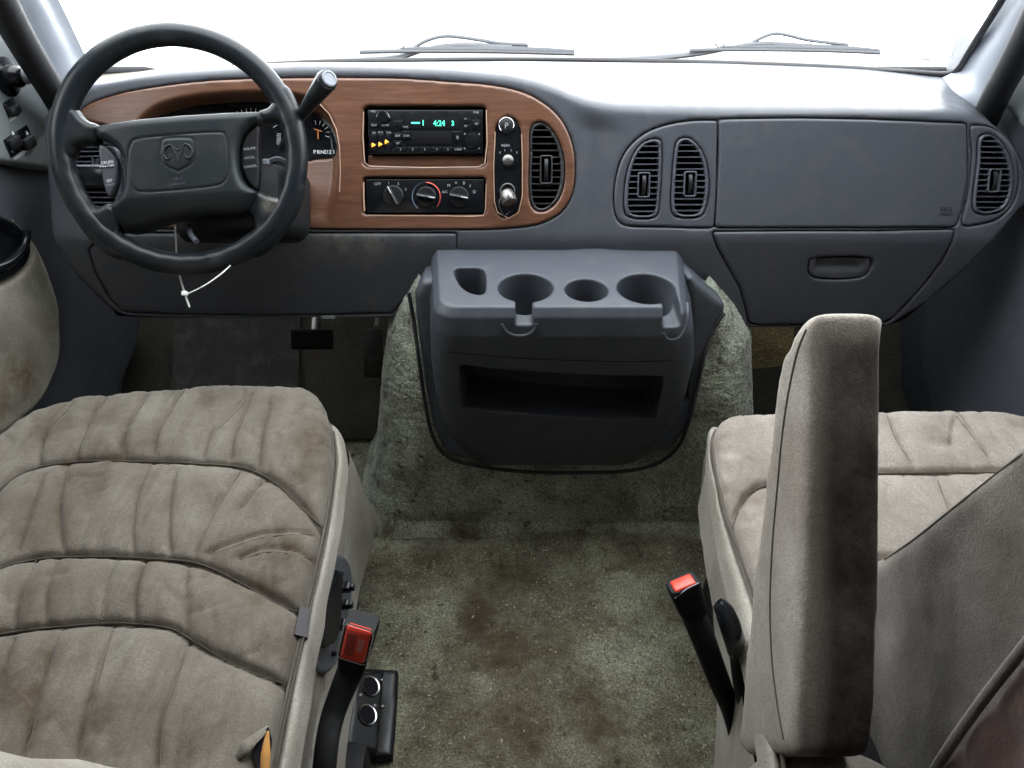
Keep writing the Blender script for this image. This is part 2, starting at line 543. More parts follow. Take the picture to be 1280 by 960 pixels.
M = dict(
    dash=plastic('slate_grey_plastic', (.053, .057, .069), .38, 650, .22, .10, .12, .42),
    dashlow=plastic('slate_grey_lower_plastic', (.042, .046, .058), .44, 650, .22, .12, .16),
    console=plastic('blue_grey_console_plastic', (.048, .053, .064), .44, 900, .12, .10, .14, .26),
    wheel=plastic('charcoal_leather_grain', (.0075, .0105, .0135), .33, 520, .16, .15, .12, .28),
    pad=plastic('charcoal_pad_vinyl', (.012, .0155, .018), .42, 520, .26, .12, .06, .28),
    black=plastic('black_plastic', (.007, .0075, .009), .42, 800, .10, .2, .04, .35),
    blackm=plastic('matt_black_plastic', (.007, .0075, .0085), .62, 800, .15, .2, .06, .18),
    void=plain('dark_cavity', (.006, .006, .008), .8, spec=.1),
    gloss=plain('gloss_black_face', (.006, .007, .009), .18, spec=.28),
    vent=plastic('vent_grey_plastic', (.050, .055, .072), .40, 900, .08, .1, .12),
    ventb=plastic('vent_black_plastic', (.018, .018, .021), .40, 900, .08, .1, .12),
    wood=wood_mat(),
    edge=plain('worn_highlight_edge', (.42, .27, .19), .35),
    seat=velour('taupe_velour', (.168, .152, .130), sheen=.30, stain_amt=.9),
    seatp=velour('pinkish_taupe_velour', (.27, .240, .212), sheen=.30, stain_amt=.35),
    seatback=velour('grey_beige_velour', (.165, .150, .135), sheen=.25, stain_amt=.35),
    arm=velour('soiled_shaded_velour', (.34, .31, .275), sheen=.25, stain_shade=(.036, .027, .023), stain_amt=.6, dlo=.75),  # soiled velour; its dark colour also paints the armrest's shaded side
    brown=velour('brown_plush', (.085, .055, .050), sheen=.2, stain_amt=.7),
    vinyl=velour('pale_vinyl_side', (.30, .28, .245), sheen=.1, stain_amt=.5, rough=.6),
    seam=plain('dark_seam_thread', (.055, .045, .034), .8),
    doorfab=velour('cream_door_fabric', (.33, .31, .26), sheen=.25, stain_shade=(.09, .055, .03), stain_amt=.5),
    carpet=carpet_mat('green_grey_carpet', (.345, .350, .250), (.130, .108, .068)),
    hump=carpet_mat('sage_carpet', (.60, .66, .52), (.45, .49, .37)),
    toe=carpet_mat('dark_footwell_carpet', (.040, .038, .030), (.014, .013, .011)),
    mat=plastic('dark_rubber_mat', (.020, .021, .018), .8, 300, .4, .3, .3),
    headliner=velour('beige_headliner', (.20, .195, .18), sheen=.05, stain_amt=.1),
    trim=plastic('grey_pillar_trim', (.24, .26, .30), .45, 600, .15, .08, .05),
    doorp=plastic('grey_door_plastic', (.052, .057, .070), .45, 600, .2, .1, .12),
    doorsw=plastic('olive_grey_switch_panel', (.15, .165, .168), .42, 600, .12, .1, .10),
    white=plain('white_print', (.75, .78, .80), .5),
    dimwhite=plain('dim_grey_print', (.30, .32, .34), .5),
    orange=plain('orange_needle', (.85, .28, .08), .5),
    redp=plain('red_print', (.55, .08, .06), .5),
    bluep=plain('blue_print', (.10, .14, .20), .5),
    green=plain('green_display', (.02, .25, .16), .4, emit=(.10, 1.0, .62), es=1.6),
    amber=plain('amber_light', (.4, .2, .02), .4, emit=(1.0, .45, .04), es=1.4),
    chrome=plain('chrome', (.62, .62, .62), .22, metal=1.0),
    steel=plain('dull_steel', (.16, .155, .15), .38, metal=.8),
    red=plain('red_button_plastic', (.66, .045, .022), .35),
    tie=plain('white_nylon', (.78, .78, .74), .4),
    tan=plain('tan_body_paint', (.070, .058, .039), .4),
    foam=plain('yellow_foam', (.26, .13, .04), .95, spec=.1),
    wiper=plain('glare_grey_wiper', (.06, .063, .07), .55),  # glare over the wipers is put into this grey
    lit_carpet=carpet_mat('lit_yellow_carpet', (.30, .22, .09), (.16, .11, .045)),
    crumb=plain('pale_crumb', (.34, .31, .25), .8),
    rubber=plain('black_rubber_seal', (.010, .010, .011), .6),
    glass=glass_mat(),
    sticker=plain('grey_velcro_tab', (.07, .065, .07), .9),
)

# ================================================================== THE VAN'S SHELL (setting)
def struct(o): o['kind'] = 'structure'; return o
def quad(name, pts, mat, parent=None, thick=None):
    return mk(name, pts, [list(range(len(pts)))], mat, parent, smooth=False)

FLOOR = Fr((0, 0, 0), (1, 0, 0), (0, 1, 0))
def blobs(fr, L):
    """stains at given places: (px, py, radius in metres, strength)"""
    C = [(fr.px(a, b), r, s) for a, b, r, s in L]
    def f(u, v):
        t = np.zeros(len(u))
        for (a, b), r, s in C:
            t = np.maximum(t, s * np.exp(-((u - a) ** 2 + (v - b) ** 2) / r ** 2))
        w = .75 + .6 * fbm(u * 14, v * 14, 3.3)
        return np.clip(t * w, 0, 1)
    return f
fd = blobs(FLOOR, [(640, 760, .16, .9), (720, 700, .12, .9), (800, 680, .1, .7), (560, 700, .10, .6), (850, 645, .05, .9), (640, 900, .20, 1.0), (760, 930, .14, .9), (520, 930, .10, .8), (840, 880, .10, .8), (700, 820, .12, .8),  # stains; the nearest ones also paint in the floor's fall-off of light
                   (870, 800, .12, .6), (560, 860, .12, .6), (470, 700, .07, .7), (720, 640, .07, .7)])
def floor_h(u, v):
    h = .006 * fbm(u * 7, v * 7, 1.0, 3) + .0022 * fbm(u * 45, v * 45, 5.0, 3) + .0022 * vnoise(u * 190, v * 190, 2.0)
    h += .010 * np.exp(-((v - .93 - .02 * np.sin(u * 9)) / .02) ** 2) * sstep(u, -.35, -.2) * (1 - sstep(u, .4, .5))
    return h
struct(patch('floor_carpet', FLOOR, [(-.92, -.6), (.95, -.6), (.95, 1.5), (-.92, 1.5)], M['carpet'], px=False, cell=.0045, skirt=0, hfun=floor_h, dirt=fd))

# toe board rising to the firewall under the dashboard
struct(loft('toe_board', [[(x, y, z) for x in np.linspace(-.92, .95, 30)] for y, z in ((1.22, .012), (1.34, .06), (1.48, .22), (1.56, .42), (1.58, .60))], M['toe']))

# engine cover carpet: a hump with rounded corners
def hump_ring(z):
    XL = np.interp(z, [0, .03, .12, .22, .39, .45, .50], [-.315, -.292, -.268, -.25, -.222, -.195, -.165])
    XR = np.interp(z, [0, .03, .19, .39, .45, .50], [.52, .49, .462, .425, .385, .34])
    YF = np.interp(z, [0, .02, .10, .2, .3, .5], [.945, .970, .985, .99, 1.0, 1.04])
    R = .09
    out = []
    for y in np.linspace(1.5, YF + R, 90)[:-1]: out.append((XL, y, -1, 0))
    for a in np.linspace(180, 270, 44)[:-1]: out.append((XL + R + R * math.cos(rad(a)), YF + R + R * math.sin(rad(a)), math.cos(rad(a)), math.sin(rad(a))))
    for x in np.linspace(XL + R, XR - R, 150)[:-1]: out.append((x, YF, 0, -1))
    for a in np.linspace(270, 360, 44)[:-1]: out.append((XR - R + R * math.cos(rad(a)), YF + R + R * math.sin(rad(a)), math.cos(rad(a)), math.sin(rad(a))))
    for y in np.linspace(YF + R, 1.5, 90): out.append((XR, y, 1, 0))
    return np.array(out)
rows = []; dr = []
for z in np.linspace(0, .50, 170):
    g = hump_ring(z)
    g[:, 1] += np.where(g[:, 3] < -.9, .14 * sstep(z, .15, .22) * sstep(g[:, 0], -.13, -.09) * (1 - sstep(g[:, 0], .25, .30)), 0)
    w = .003 * fbm(g[:, 0] * 7, g[:, 1] * 7, z * 7, 2) + .0006 * vnoise(g[:, 0] * 85, g[:, 1] * 85, z * 85) + .0016 * vnoise(g[:, 0] * 190, g[:, 1] * 190, z * 190)
    rows.append(np.stack([g[:, 0] + g[:, 2] * w, g[:, 1] + g[:, 3] * w, np.full(len(g), z)], 1))
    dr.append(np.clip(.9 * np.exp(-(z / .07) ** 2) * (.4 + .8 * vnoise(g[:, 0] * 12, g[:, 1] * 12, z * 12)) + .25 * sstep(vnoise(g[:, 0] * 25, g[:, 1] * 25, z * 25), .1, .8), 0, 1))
struct(loft('engine_cover_carpet', rows, M['hump'], attrs={'dirt': np.array(dr).ravel()}, flip=True))
bl = [(511, 366), (517, 400), (524, 450), (531, 500), (541, 545), (560, 571), (600, 583), (660, 590), (720, 591), (780, 589), (820, 580), (846, 560), (860, 530), (870, 490), (879, 450), (890, 415), (905, 392)]
yy = [1.03, 1.02, .995, .985, .975, .968, .966, .966, .966, .966, .966, .966, .97, .985, .995, 1.02, 1.04]
bpts = smooth_poly([W(a, b, Y=y) for (a, b), y in zip(bl, yy)], 5, False)
tag(tube('engine_cover_seal', bpts, .0035, M['rubber'], seg=8), 'thin black rubber edging where the console meets the sage carpet hump', 'seal')

struct(mk('lit_carpet_patch', [W(930, 404, Y=1.31), W(992, 404, Y=1.31), W(992, 456, Y=1.24), W(934, 462, Y=1.24)], [(0, 3, 2, 1)], M['lit_carpet'], smooth=False))  # light on the footwell carpet, painted as a paler yellow sheet
# roof, rear cabin and pillars behind the camera (all of it closes the room that the light comes into)
def shell_box(name, x0, y0, z0, x1, y1, z1, mat):
    fr = Fr((0, 0, 0), (1, 0, 0), (0, 1, 0))
    return struct(box(name, fr, x0, y0, x1, y1, z0, z1, mat, bev=.01))
shell_box('roof', -.95, -2.6, 1.50, .98, .80, 1.54, M['headliner'])
shell_box('rear_wall', -.95, -2.64, 0, .98, -2.6, 1.5, M['headliner'])
shell_box('side_wall_left', -.95, -2.6, 0, -.90, .62, 1.30, M['brown'])
shell_box('side_wall_right', .93, -2.6, 0, .98, .62, 1.30, M['brown'])
shell_box('lower_wall_left', -.94, .62, -.02, -.90, 1.62, .76, M['doorp'])
shell_box('lower_wall_right', .90, .62, -.02, .94, 1.62, .76, M['doorp'])
shell_box('firewall', -.93, 1.60, -.02, .93, 1.64, .69, M['void'])
shell_box('side_wall_left_top', -.95, -2.6, 1.30, -.90, 1.0, 1.5, M['headliner'])
shell_box('side_wall_right_top', .93, -2.6, 1.30, .98, 1.0, 1.5, M['headliner'])
shell_box('rear_floor', -.95, -2.6, -.03, .98, -.6, -.005, M['carpet'])

# ------------------------------------------------------------------ dashboard surface
LEAN = rad(28)
D0 = Fr((0, 1.12, .60), (1, 0, 0), (0, math.sin(LEAN), math.cos(LEAN)))
TT = D0.pxs([(52, 165), (65, 142), (80, 131), (105, 122), (150, 110), (200, 102), (300, 95), (400, 92), (540, 96), (600, 101), (650, 108), (690, 120), (720, 133),
             (750, 141), (790, 145), (900, 147), (1100, 149), (1190, 154), (1225, 163), (1250, 178), (1270, 200), (1282, 225), (1300, 260)])
TTs = smooth_poly(TT, 4, False)
bpx = [(40, 125), (100, 112), (130, 106), (200, 92), (300, 82), (380, 79), (640, 76), (900, 79), (1080, 85), (1160, 94), (1200, 98), (1240, 110), (1330, 140)]
byY = [1.30, 1.38, 1.40, 1.45, 1.48, 1.49, 1.50, 1.50, 1.48, 1.45, 1.42, 1.38, 1.30]
BW = np.array([W(a, b, Y=y) for (a, b), y in zip(bpx, byY)])
BU = (BW - D0.o) @ D0.u; BV = (BW - D0.o) @ D0.v; BH = (BW - D0.o) @ D0.n
SEAM_V = D0.px(640, 287)[1]
VAL = D0.px(745, 200)[0]
UR = D0.px(1235, 200)[0]; UL = D0.px(75, 200)[0]
def dashH(u, v):
    vt = np.interp(u, TTs[:, 0], TTs[:, 1])
    vb = np.interp(u, BU, BV); hb = np.interp(u, BU, BH)
    w = .034
    s = -hb / np.maximum(vb - vt - w / 2, .02)
    t = v - vt
    x = np.clip(t / w, 0, 1)
    h = -s * (w * (x ** 3 - x ** 4 / 2) + np.maximum(t - w, 0))
    t2 = SEAM_V - v; w2 = .03
    x2 = np.clip(t2 / w2, 0, 1)
    h -= .42 * (w2 * (x2 ** 3 - x2 ** 4 / 2) + np.maximum(t2 - w2, 0))
    h -= 1.6 * np.clip(u - UR, 0, .3) ** 2 + 1.6 * np.clip(UL - u, 0, .3) ** 2
    # shallow valley between the driver's bezel and the passenger vents
    h -= .007 * np.exp(-((u - VAL) / .03) ** 2) * (1 - sstep(t, -.03, .0))
    h += .006 * np.exp(-((u - .38) / .17) ** 2) * (1 - x)
    return h
D = Fr(D0.o, D0.u, D0.v, dashH)

dash = thing('dashboard', 'slate grey dashboard with brown wood-look bezel running the width of the cab', 'dashboard', (0, 1.2, 0))

# outlines in photograph pixels, turned into places on the dashboard surface
woodL = smooth_poly([(100, 141), (112, 130), (150, 117), (200, 108), (260, 101), (330, 98), (420, 97), (500, 98), (560, 102), (610, 106), (650, 114), (680, 129), (702, 150),
         (715, 178), (719, 205), (717, 235), (708, 257), (692, 272), (665, 282), (620, 286), (560, 287), (470, 287), (380, 286), (300, 286), (215, 286), (180, 283), (165, 262), (158, 220), (152, 178), (138, 160), (112, 153)], 4)
radioR = rrect(454, 133, 608, 208, 7)
climR = rrect(454, 222, 607, 268, 5)
accR = smooth_poly([(619, 165), (624, 152), (634, 146), (644, 150), (651, 166), (652, 200), (652, 240), (648, 262), (637, 271), (625, 270), (618, 255), (617, 210)], 3)
ventW = smooth_poly([(662, 190), (662, 166), (667, 155), (678, 153), (690, 162), (701, 182), (706, 208), (704, 235), (695, 254), (681, 264), (668, 262), (662, 248), (661, 220)], 4)
ventL = smooth_poly([(90, 200), (91, 187), (98, 183), (120, 182), (145, 184), (152, 200), (152, 240), (146, 256), (125, 261), (108, 256), (96, 240), (91, 222)], 4)
panelV = smooth_poly([(895, 150), (870, 150), (840, 154), (812, 163), (791, 178), (776, 200), (768, 232), (768, 262), (775, 278), (790, 283), (830, 284), (865, 285), (889, 285)], 4, False)
panelV = np.concatenate([panelV, [(893, 283), (896, 240), (897, 190), (897, 151)]])
vent1 = smooth_poly([(827, 185), (825, 176), (816, 174), (802, 180), (790, 197), (783, 220), (780, 245), (781, 264), (787, 271), (803, 273), (818, 271), (823, 263), (825, 240), (827, 210)], 4)
vent2 = smooth_poly([(842, 200), (845, 180), (852, 173), (863, 174), (875, 186), (883, 205), (886, 228), (884, 253), (878, 268), (866, 272), (848, 271), (840, 264), (839, 240)], 4)
airb = np.array([(898, 150), (900, 148.5), (1000, 147), (1100, 149), (1205, 153.5), (1209, 156), (1210.5, 185), (1210, 225), (1204, 262), (1196, 281), (1192, 284), (1100, 285), (1000, 285), (897, 285), (894, 282), (896, 240), (898, 190)])
panelE = smooth_poly([(1213, 160), (1222, 156), (1240, 159), (1258, 172), (1270, 195), (1274, 225), (1268, 252), (1252, 271), (1232, 279), (1203, 281), (1209, 250), (1213, 220), (1215, 190)], 3)
vent3 = smooth_poly([(1223, 175), (1230, 168), (1242, 170), (1255, 183), (1264, 203), (1267, 228), (1262, 252), (1250, 264), (1232, 268), (1220, 265), (1216, 255), (1219, 225), (1222, 200)], 4)
glove = np.array([(893, 289), (1000, 288), (1100, 288), (1190, 286), (1194, 288), (1190, 303), (1178, 326), (1160, 350), (1138, 375), (1118, 396), (1108, 403), (1060, 405), (1000, 406), (945, 406), (936, 403), (932, 385), (924, 358), (908, 330), (896, 308), (891, 293)])
knee = np.array([(158, 291), (300, 291), (440, 291), (569, 291), (571, 293), (571, 314), (560, 326), (540, 345), (520, 362), (500, 380), (490, 392), (400, 394), (300, 394), (200, 393), (152, 390), (135, 372), (118, 340), (110, 312), (128, 296)])
bot = [(66, 300), (85, 330), (110, 360), (140, 388), (160, 396), (300, 397), (480, 397), (560, 402), (760, 404), (900, 408), (1000, 409), (1112, 407), (1160, 376), (1205, 338), (1245, 297), (1274, 262), (1296, 240)]
bu = D.pxs(bot)
topu = np.stack([BU, BV], 1)
m = (topu[:, 0] > bu[0, 0]) & (topu[:, 0] < bu[-1, 0])
outer = np.concatenate([bu, topu[m][::-1]])
H_ = [D.pxs(q) for q in (woodL, ventL, panelV, airb, panelE, glove, knee)]
patch('dash_body', D, outer, M['dash'], dash, holes=H_, px=False, cell=.0032, skirt=.012, r=.0016, inset=.0009,
      dirt=blobs(D0, [(400, 300, .05, .3)]))
core = [(68, 150), (200, 106), (400, 96), (560, 100), (690, 124), (780, 150), (1190, 158), (1255, 190), (1270, 240), (1200, 330), (1110, 400), (150, 385), (80, 320)]
patch('backing', D, core, M['void'], dash, cell=.02, skirt=0, h=-.045)
# underside returning forward
pb = smooth_poly(np.array([D.on(a, b, -.004) for a, b in bu]), 3, False)
loft('dash_underside', [pb, pb + np.array([0, .05, .0]), pb + np.array([0, .2, .06])], M['blackm'], dash)

kd = blobs(D0, [(465, 297, .030, .6), (430, 297, .03, .5), (400, 297, .03, .4), (520, 298, .03, .25)])
patch('knee_panel', D, knee, M['dashlow'], dash, cell=.0032, skirt=.012, r=.0022, inset=.0009, dirt=kd)
patch('vent_panel', D, panelV, M['dash'], dash, holes=[vent1, vent2], cell=.0025, skirt=.012, r=.003, inset=.0009, h=.0006)
patch('end_vent_panel', D, panelE, M['dash'], dash, holes=[vent3], cell=.0025, skirt=.012, r=.003, inset=.0009, h=.0006)
ab = patch('airbag_panel', D, airb, M['dash'], dash, cell=.003, skirt=.012, r=.0028, inset=.0010, h=.0012)
def txt_px(name, s, fr, x, y, hpx, mat, parent, h=.0008, sx=1.0, rot=0.0, bold=False, dd=1.18):
    a, b = fr.px(x, y)
    return text(name, s, fr, a, b, hpx / FPX * dd, mat, parent, h=h, sx=sx, rot=rot, bold=bold)
txt_px('lettering', 'SRS', D, 1182, 262, 8, M['black'], ab, h=.0016, sx=1.3)
txt_px('lettering', 'AIRBAG', D, 1182, 268, 5, M['black'], ab, h=.0016)

# glove box door with its recessed pull
hnd = smooth_poly([(1016, 323), (1050, 321), (1084, 322), (1089, 328), (1086, 338), (1077, 346), (1048, 349), (1020, 347), (1011, 340), (1012, 329)], 4)
gb = patch('glove_box_door', D, glove, M['dashlow'], dash, holes=[hnd], cell=.003, skirt=.014, r=.003, inset=.0011, h=.0008)
hu = D.pxs(hnd)
c0 = hu.mean(0)
hv0, hv1 = hu[:, 1].min(), hu[:, 1].max()
patch('handle', D, hu, M['dashlow'], gb, px=False, cell=.002, skirt=.01, r=.001, inset=.0008, h=-.001,
      hfun=lambda u, v: -.013 * sstep((v - hv0) / (hv1 - hv0), .25, .95) * sstep(np.abs(u - c0[0]), .044, .032))

# ------------------------------------------------------------------ wood bezel with its recesses
clz = D.pxs(smooth_poly([(165, 200), (166, 165), (180, 142), (205, 126), (250, 116), (310, 112), (360, 113), (395, 123), (415, 143), (424, 166), (427, 200), (425, 240), (418, 275), (410, 283), (200, 284), (172, 270)], 4))
rdz = D.pxs(radioR)
def wood_h(u, v):
    P = np.stack([u, v], 1)
    d, _ = seg_dist(P, [clz]); i = inside(P, [clz])
    vt = (v - SEAM_V) / .20
    dep = .034 * sstep(vt, -.1, .75)
    h = np.where(i, -dep * sstep(d, 0, .022), 0)
    return h
lens = smooth_poly([(172, 170), (185, 148), (225, 132), (280, 125), (335, 125), (380, 134), (405, 150), (417, 172), (418, 185), (410, 194), (385, 197), (330, 210), (250, 215), (180, 205)], 4)
wb = patch('wood_bezel', D, woodL, M['wood'], dash, holes=[radioR, climR, accR, ventW, lens], cell=.0026, skirt=.012, r=.0022, inset=.0006, h=.0026, hfun=wood_h)
# worn edges round the openings, their highlight painted in a pale tone
def edge(pxl, h, r, name='opening_edge', closed=True, fr=D, mat=None, par=None, hf=None):
    q = fr.pxs(pxl)
    hh = h + (hf(q[:, 0], q[:, 1]) if hf else 0)
    P = fr.at(q[:, 0], q[:, 1], fr.H(q[:, 0], q[:, 1]) + hh) if fr.H else fr.at(q[:, 0], q[:, 1], np.full(len(q), h) + 0 * hh)
    return tube(name, P, r, mat or M['edge'], par or wb, seg=6, closed=closed)
edge([(455, 140), (454, 170), (456, 203), (462, 208), (530, 210), (598, 209), (606, 205), (609, 180), (608, 138)], .0028, .0009, closed=False)
edge([(455, 228), (455, 248), (456, 264)], .0028, .0013, closed=False)
edge([(459, 269), (500, 270), (540, 270), (590, 271), (604, 270), (607, 262), (608, 230)], .0028, .0007, closed=False)
edge([(619, 165), (617, 210), (618, 252), (622, 266), (636, 273), (648, 266), (653, 245), (653, 200), (652, 168)], .0028, .0008, closed=False)
edge([(398, 128), (412, 143), (421, 162), (425, 185), (426, 215), (425, 240)], .003, .0008, closed=False)

# instrument cluster
ins = patch('instrument_cluster', D, lens, M['gloss'], dash, cell=.004, skirt=.01, inset=-.001, h=.0, hfun=lambda u, v: wood_h(u, v) - .002)
ch = lambda x, y, e=0: float(wood_h(*[np.array([k]) for k in D.px(x, y)])[0]) + e
def tick(x0, y0, x1, y1, r, mat, nm='tick', par=None):
    a, b = D.px(x0, y0), D.px(x1, y1)
    P = [D.on(a[0], a[1], ch(x0, y0, .001)), D.on(b[0], b[1], ch(x1, y1, .001))]
    return tube(nm, P, r, mat, par or ins, seg=5)
for k in range(15):
    a = rad(150 - k * 8.5)
    cx, cy, R = 305, 172, 42
    tick(cx + R * math.cos(a), cy - R * math.sin(a), cx + (R - (6 if k % 2 else 9)) * math.cos(a), cy - (R - (6 if k % 2 else 9)) * math.sin(a), .0006, M['white'])
for k in range(6):
    a = rad(100 - k * 24)
    tick(390 + 16 * math.cos(a), 162 - 16 * math.sin(a), 390 + 11 * math.cos(a), 162 - 11 * math.sin(a), .0006, M['white'])
tick(386, 157, 396, 160, .0010, M['orange'], 'needle'); tick(391, 160, 391, 170, .0012, M['orange'], 'needle')
for k in range(6): tick(338, 163 + k * 2.6, 343, 163.5 + k * 2.6, .0005, M['white'])
for k, c in enumerate('PRND21'):
    x = 387 + k * 5.0
    a, b = D.px(x, 187)
    text('gear_letter', c, D, a, b, 6.6 / FPX * 1.17, M['white'], ins, h=ch(x, 187, .0016), bold=True)

# ------------------------------------------------------------------ radio
RD = Fr(D.at(0, 0, .0006) , D.u, D.v)
def fpx(fr, x0, y0, x1, y1):
    a, b = fr.px(x0, y0), fr.px(x1, y1)
    return a[0], a[1], b[0], b[1]
a = fpx(RD, 459, 137, 604, 192)
radio = box('radio', RD, *a, -.04, -.002, M['gloss'], dash, bev=.0015)
box('lower_lip', RD, *fpx(RD, 458, 193, 604, 207), -.04, -.012, M['wood'], wb, bev=.002)
box('recess_floor', RD, *fpx(RD, 452, 130, 610, 212), -.045, -.035, M['void'], wb, bev=0)
RF = Fr(RD.at(0, 0, -.0018), RD.u, RD.v)
def btn(x0, y0, x1, y1, par, mat='gloss', h=.0009, nm='button', fr=None):
    return box(nm, fr or RF, *fpx(fr or RF, x0, y0, x1, y1), -.001, h, M[mat], par, bev=.0006)
box('cassette_slot', RF, *fpx(RF, 514, 164, 565, 180), -.001, .0004, M['void'], radio, bev=.0004)
box('display', RF, *fpx(RF, 508, 147, 574, 161), -.001, .0005, M['void'], radio, bev=.0004)
disc('volume_knob', RF, *RF.px(479, 147), [.0095, .0095, .008], [-.001, .003, .0045], M['gloss'], radio)
e = ell(0, 0, .0105, .0105, 30)
q = np.array(RF.px(479, 148)); arc = [RF.at(q[0] + .0105 * math.cos(t), q[1] + .0105 * math.sin(t), .0006) for t in np.linspace(.1, 2.9, 14)]
tube('volume_arc', arc, .0006, M['dimwhite'], radio, seg=5)
for x0, y0, x1, y1 in ((463, 154, 473, 160), (475, 154, 488, 160), (491, 151, 503, 163), (463, 168, 471, 177), (473, 168, 480, 177), (482, 168, 489, 177), (463, 179, 471, 189), (473, 179, 480, 189), (482, 179, 489, 189),
                       (492, 166, 503, 174), (492, 176, 503, 183), (503, 164, 513, 174), (566, 164, 578, 177), (580, 148, 587, 155), (580, 156, 587, 162), (590, 150, 601, 162),
                       (494, 184, 508, 190), (510, 184, 523, 190), (525, 184, 537, 190), (539, 184, 552, 190), (554, 184, 566, 190), (568, 184, 579, 190)):
    btn(x0, y0, x1, y1, radio)
disc('tuning_pad', RF, *RF.px(590, 176), [.0115, .0115, .010], [-.001, .0008, .0012], M['gloss'], radio)
tx = [('VOL', 467, 139.5, 3.4, 'dimwhite'), ('PWR', 468, 157, 3.2, 'dimwhite'), ('AM FM', 481.5, 157, 3.2, 'dimwhite'), ('TAPE', 507, 159, 3.4, 'dimwhite'), ('BAL', 468, 166, 3, 'dimwhite'), ('BASS', 476, 166, 3, 'dimwhite'), ('TREB', 486, 166, 3, 'dimwhite'),
      ('SEEK', 497.5, 170, 3.4, 'dimwhite'), ('SCAN', 508, 170, 3.4, 'dimwhite'), ('SET', 497.5, 179.5, 3.2, 'dimwhite'), ('EJ', 572, 172, 4.2, 'dimwhite'), ('TIME', 595, 141, 3.6, 'dimwhite'), ('H', 582, 149, 3.6, 'dimwhite'), ('M', 582, 158, 3.6, 'dimwhite'), ('SET', 596, 155, 3.4, 'dimwhite'),
      ('1', 501, 187, 4, 'dimwhite'), ('2', 516, 187, 4, 'dimwhite'), ('3', 531, 187, 4, 'dimwhite'), ('4', 546, 187, 4, 'dimwhite'), ('5', 560, 187, 4, 'dimwhite'), ('DOLBY', 573, 187, 3, 'dimwhite')]
for s, x, y, hp, mt in tx:
    txt_px('print', s, RF, x, y, hp, M[mt], radio, h=.0019, sx=.95)
txt_px('clock_digits', '4:24', RF, 549, 154.5, 9.5, M['green'], radio, h=.0009, bold=True, sx=.9)
txt_px('clock_digits', '3', RF, 566, 154.5, 8, M['green'], radio, h=.0009, bold=True)
btn(514, 152.6, 525, 154.8, radio, 'green', .0010, 'display_bar')
txt_px('clock_digits', '1', RF, 529, 154, 9, M['green'], radio, h=.0009, bold=True)
for x, y in ((467, 181.5), (475.5, 180.5), (483.5, 177.5)):
    P = [RF.px(x - 2, y + 3), RF.px(x + 3, y + 0), RF.px(x - 1.5, y - 3), RF.px(x - 2.5, y)]
    patch('lit_key', RF, P, M['amber'], radio, px=False, cell=.0015, skirt=.001, h=.0021)
for x, y in ((581, 168), (599, 168), (581, 186), (599, 186)):
    txt_px('print', '+', RF, x, y, 5, M['dimwhite'], radio, h=.0019)

# ------------------------------------------------------------------ climate panel
clim = box('climate_panel', RD, *fpx(RD, 457, 224, 605, 266), -.03, -.0015, M['gloss'], dash, bev=.0015)
box('recess_floor', RD, *fpx(RD, 452, 218, 610, 272), -.045, -.034, M['void'], wb, bev=0)
CF = Fr(RD.at(0, 0, -.0013), RD.u, RD.v)
def knob(x, y, rp, ang, par=clim, nm='dial_knob'):
    a, b = CF.px(x, y); r_ = rp / FPX * 1.17
    k = disc(nm, CF, a, b, [r_, r_, r_ * .92], [-.001, .003, .0042], M['black'], par, 32)
    c, s_ = math.cos(ang), math.sin(ang)
    fr2 = Fr(CF.at(a, b, 0), c * CF.u + s_ * CF.v, -s_ * CF.u + c * CF.v)
    g = box('pointer_grip', fr2, -r_ * .98, -.0028, r_ * .98, .0028, .003, .0125, M['black'], par, bev=.0016, seg=3)
    box('pointer_line', fr2, r_ * .25, -.0007, r_ * .95, .0007, .0125, .0129, M['white'], par, bev=0)
    box('pointer_line', fr2, -r_ * .9, -.0004, r_ * .2, .0004, .0125, .0128, M['dimwhite'], par, bev=0)
knob(492, 245, 13, rad(118)); knob(533, 246, 12.5, rad(-10)); knob(574, 246, 12.5, rad(-10))
def arcb(cx, cy, rp, a0, a1, mat, r_=.0016, n=14):
    a, b = CF.px(cx, cy); R = rp / FPX * 1.17
    tube('temperature_arc', [CF.at(a + R * math.cos(t), b + R * math.sin(t), .0004) for t in np.linspace(rad(a0), rad(a1), n)], r_, mat, clim, seg=6, flat=.35)
arcb(533, 246, 18, 232, 92, M['bluep']); arcb(533, 246, 18, 90, -42, M['redp'])
for s, x, y, hp in (('OFF', 472, 230, 5), ('1', 486, 229, 5), ('2', 498, 230, 5), ('3', 507, 237, 5), ('A/C', 556, 240, 4.5), ('M', 561, 232, 5), ('V', 570, 229, 5), ('B', 580, 229, 5), ('F', 588, 233, 5), ('D', 593, 240, 5)):
    txt_px('print', s, CF, x, y, hp, M['dimwhite'], clim, h=.0006)

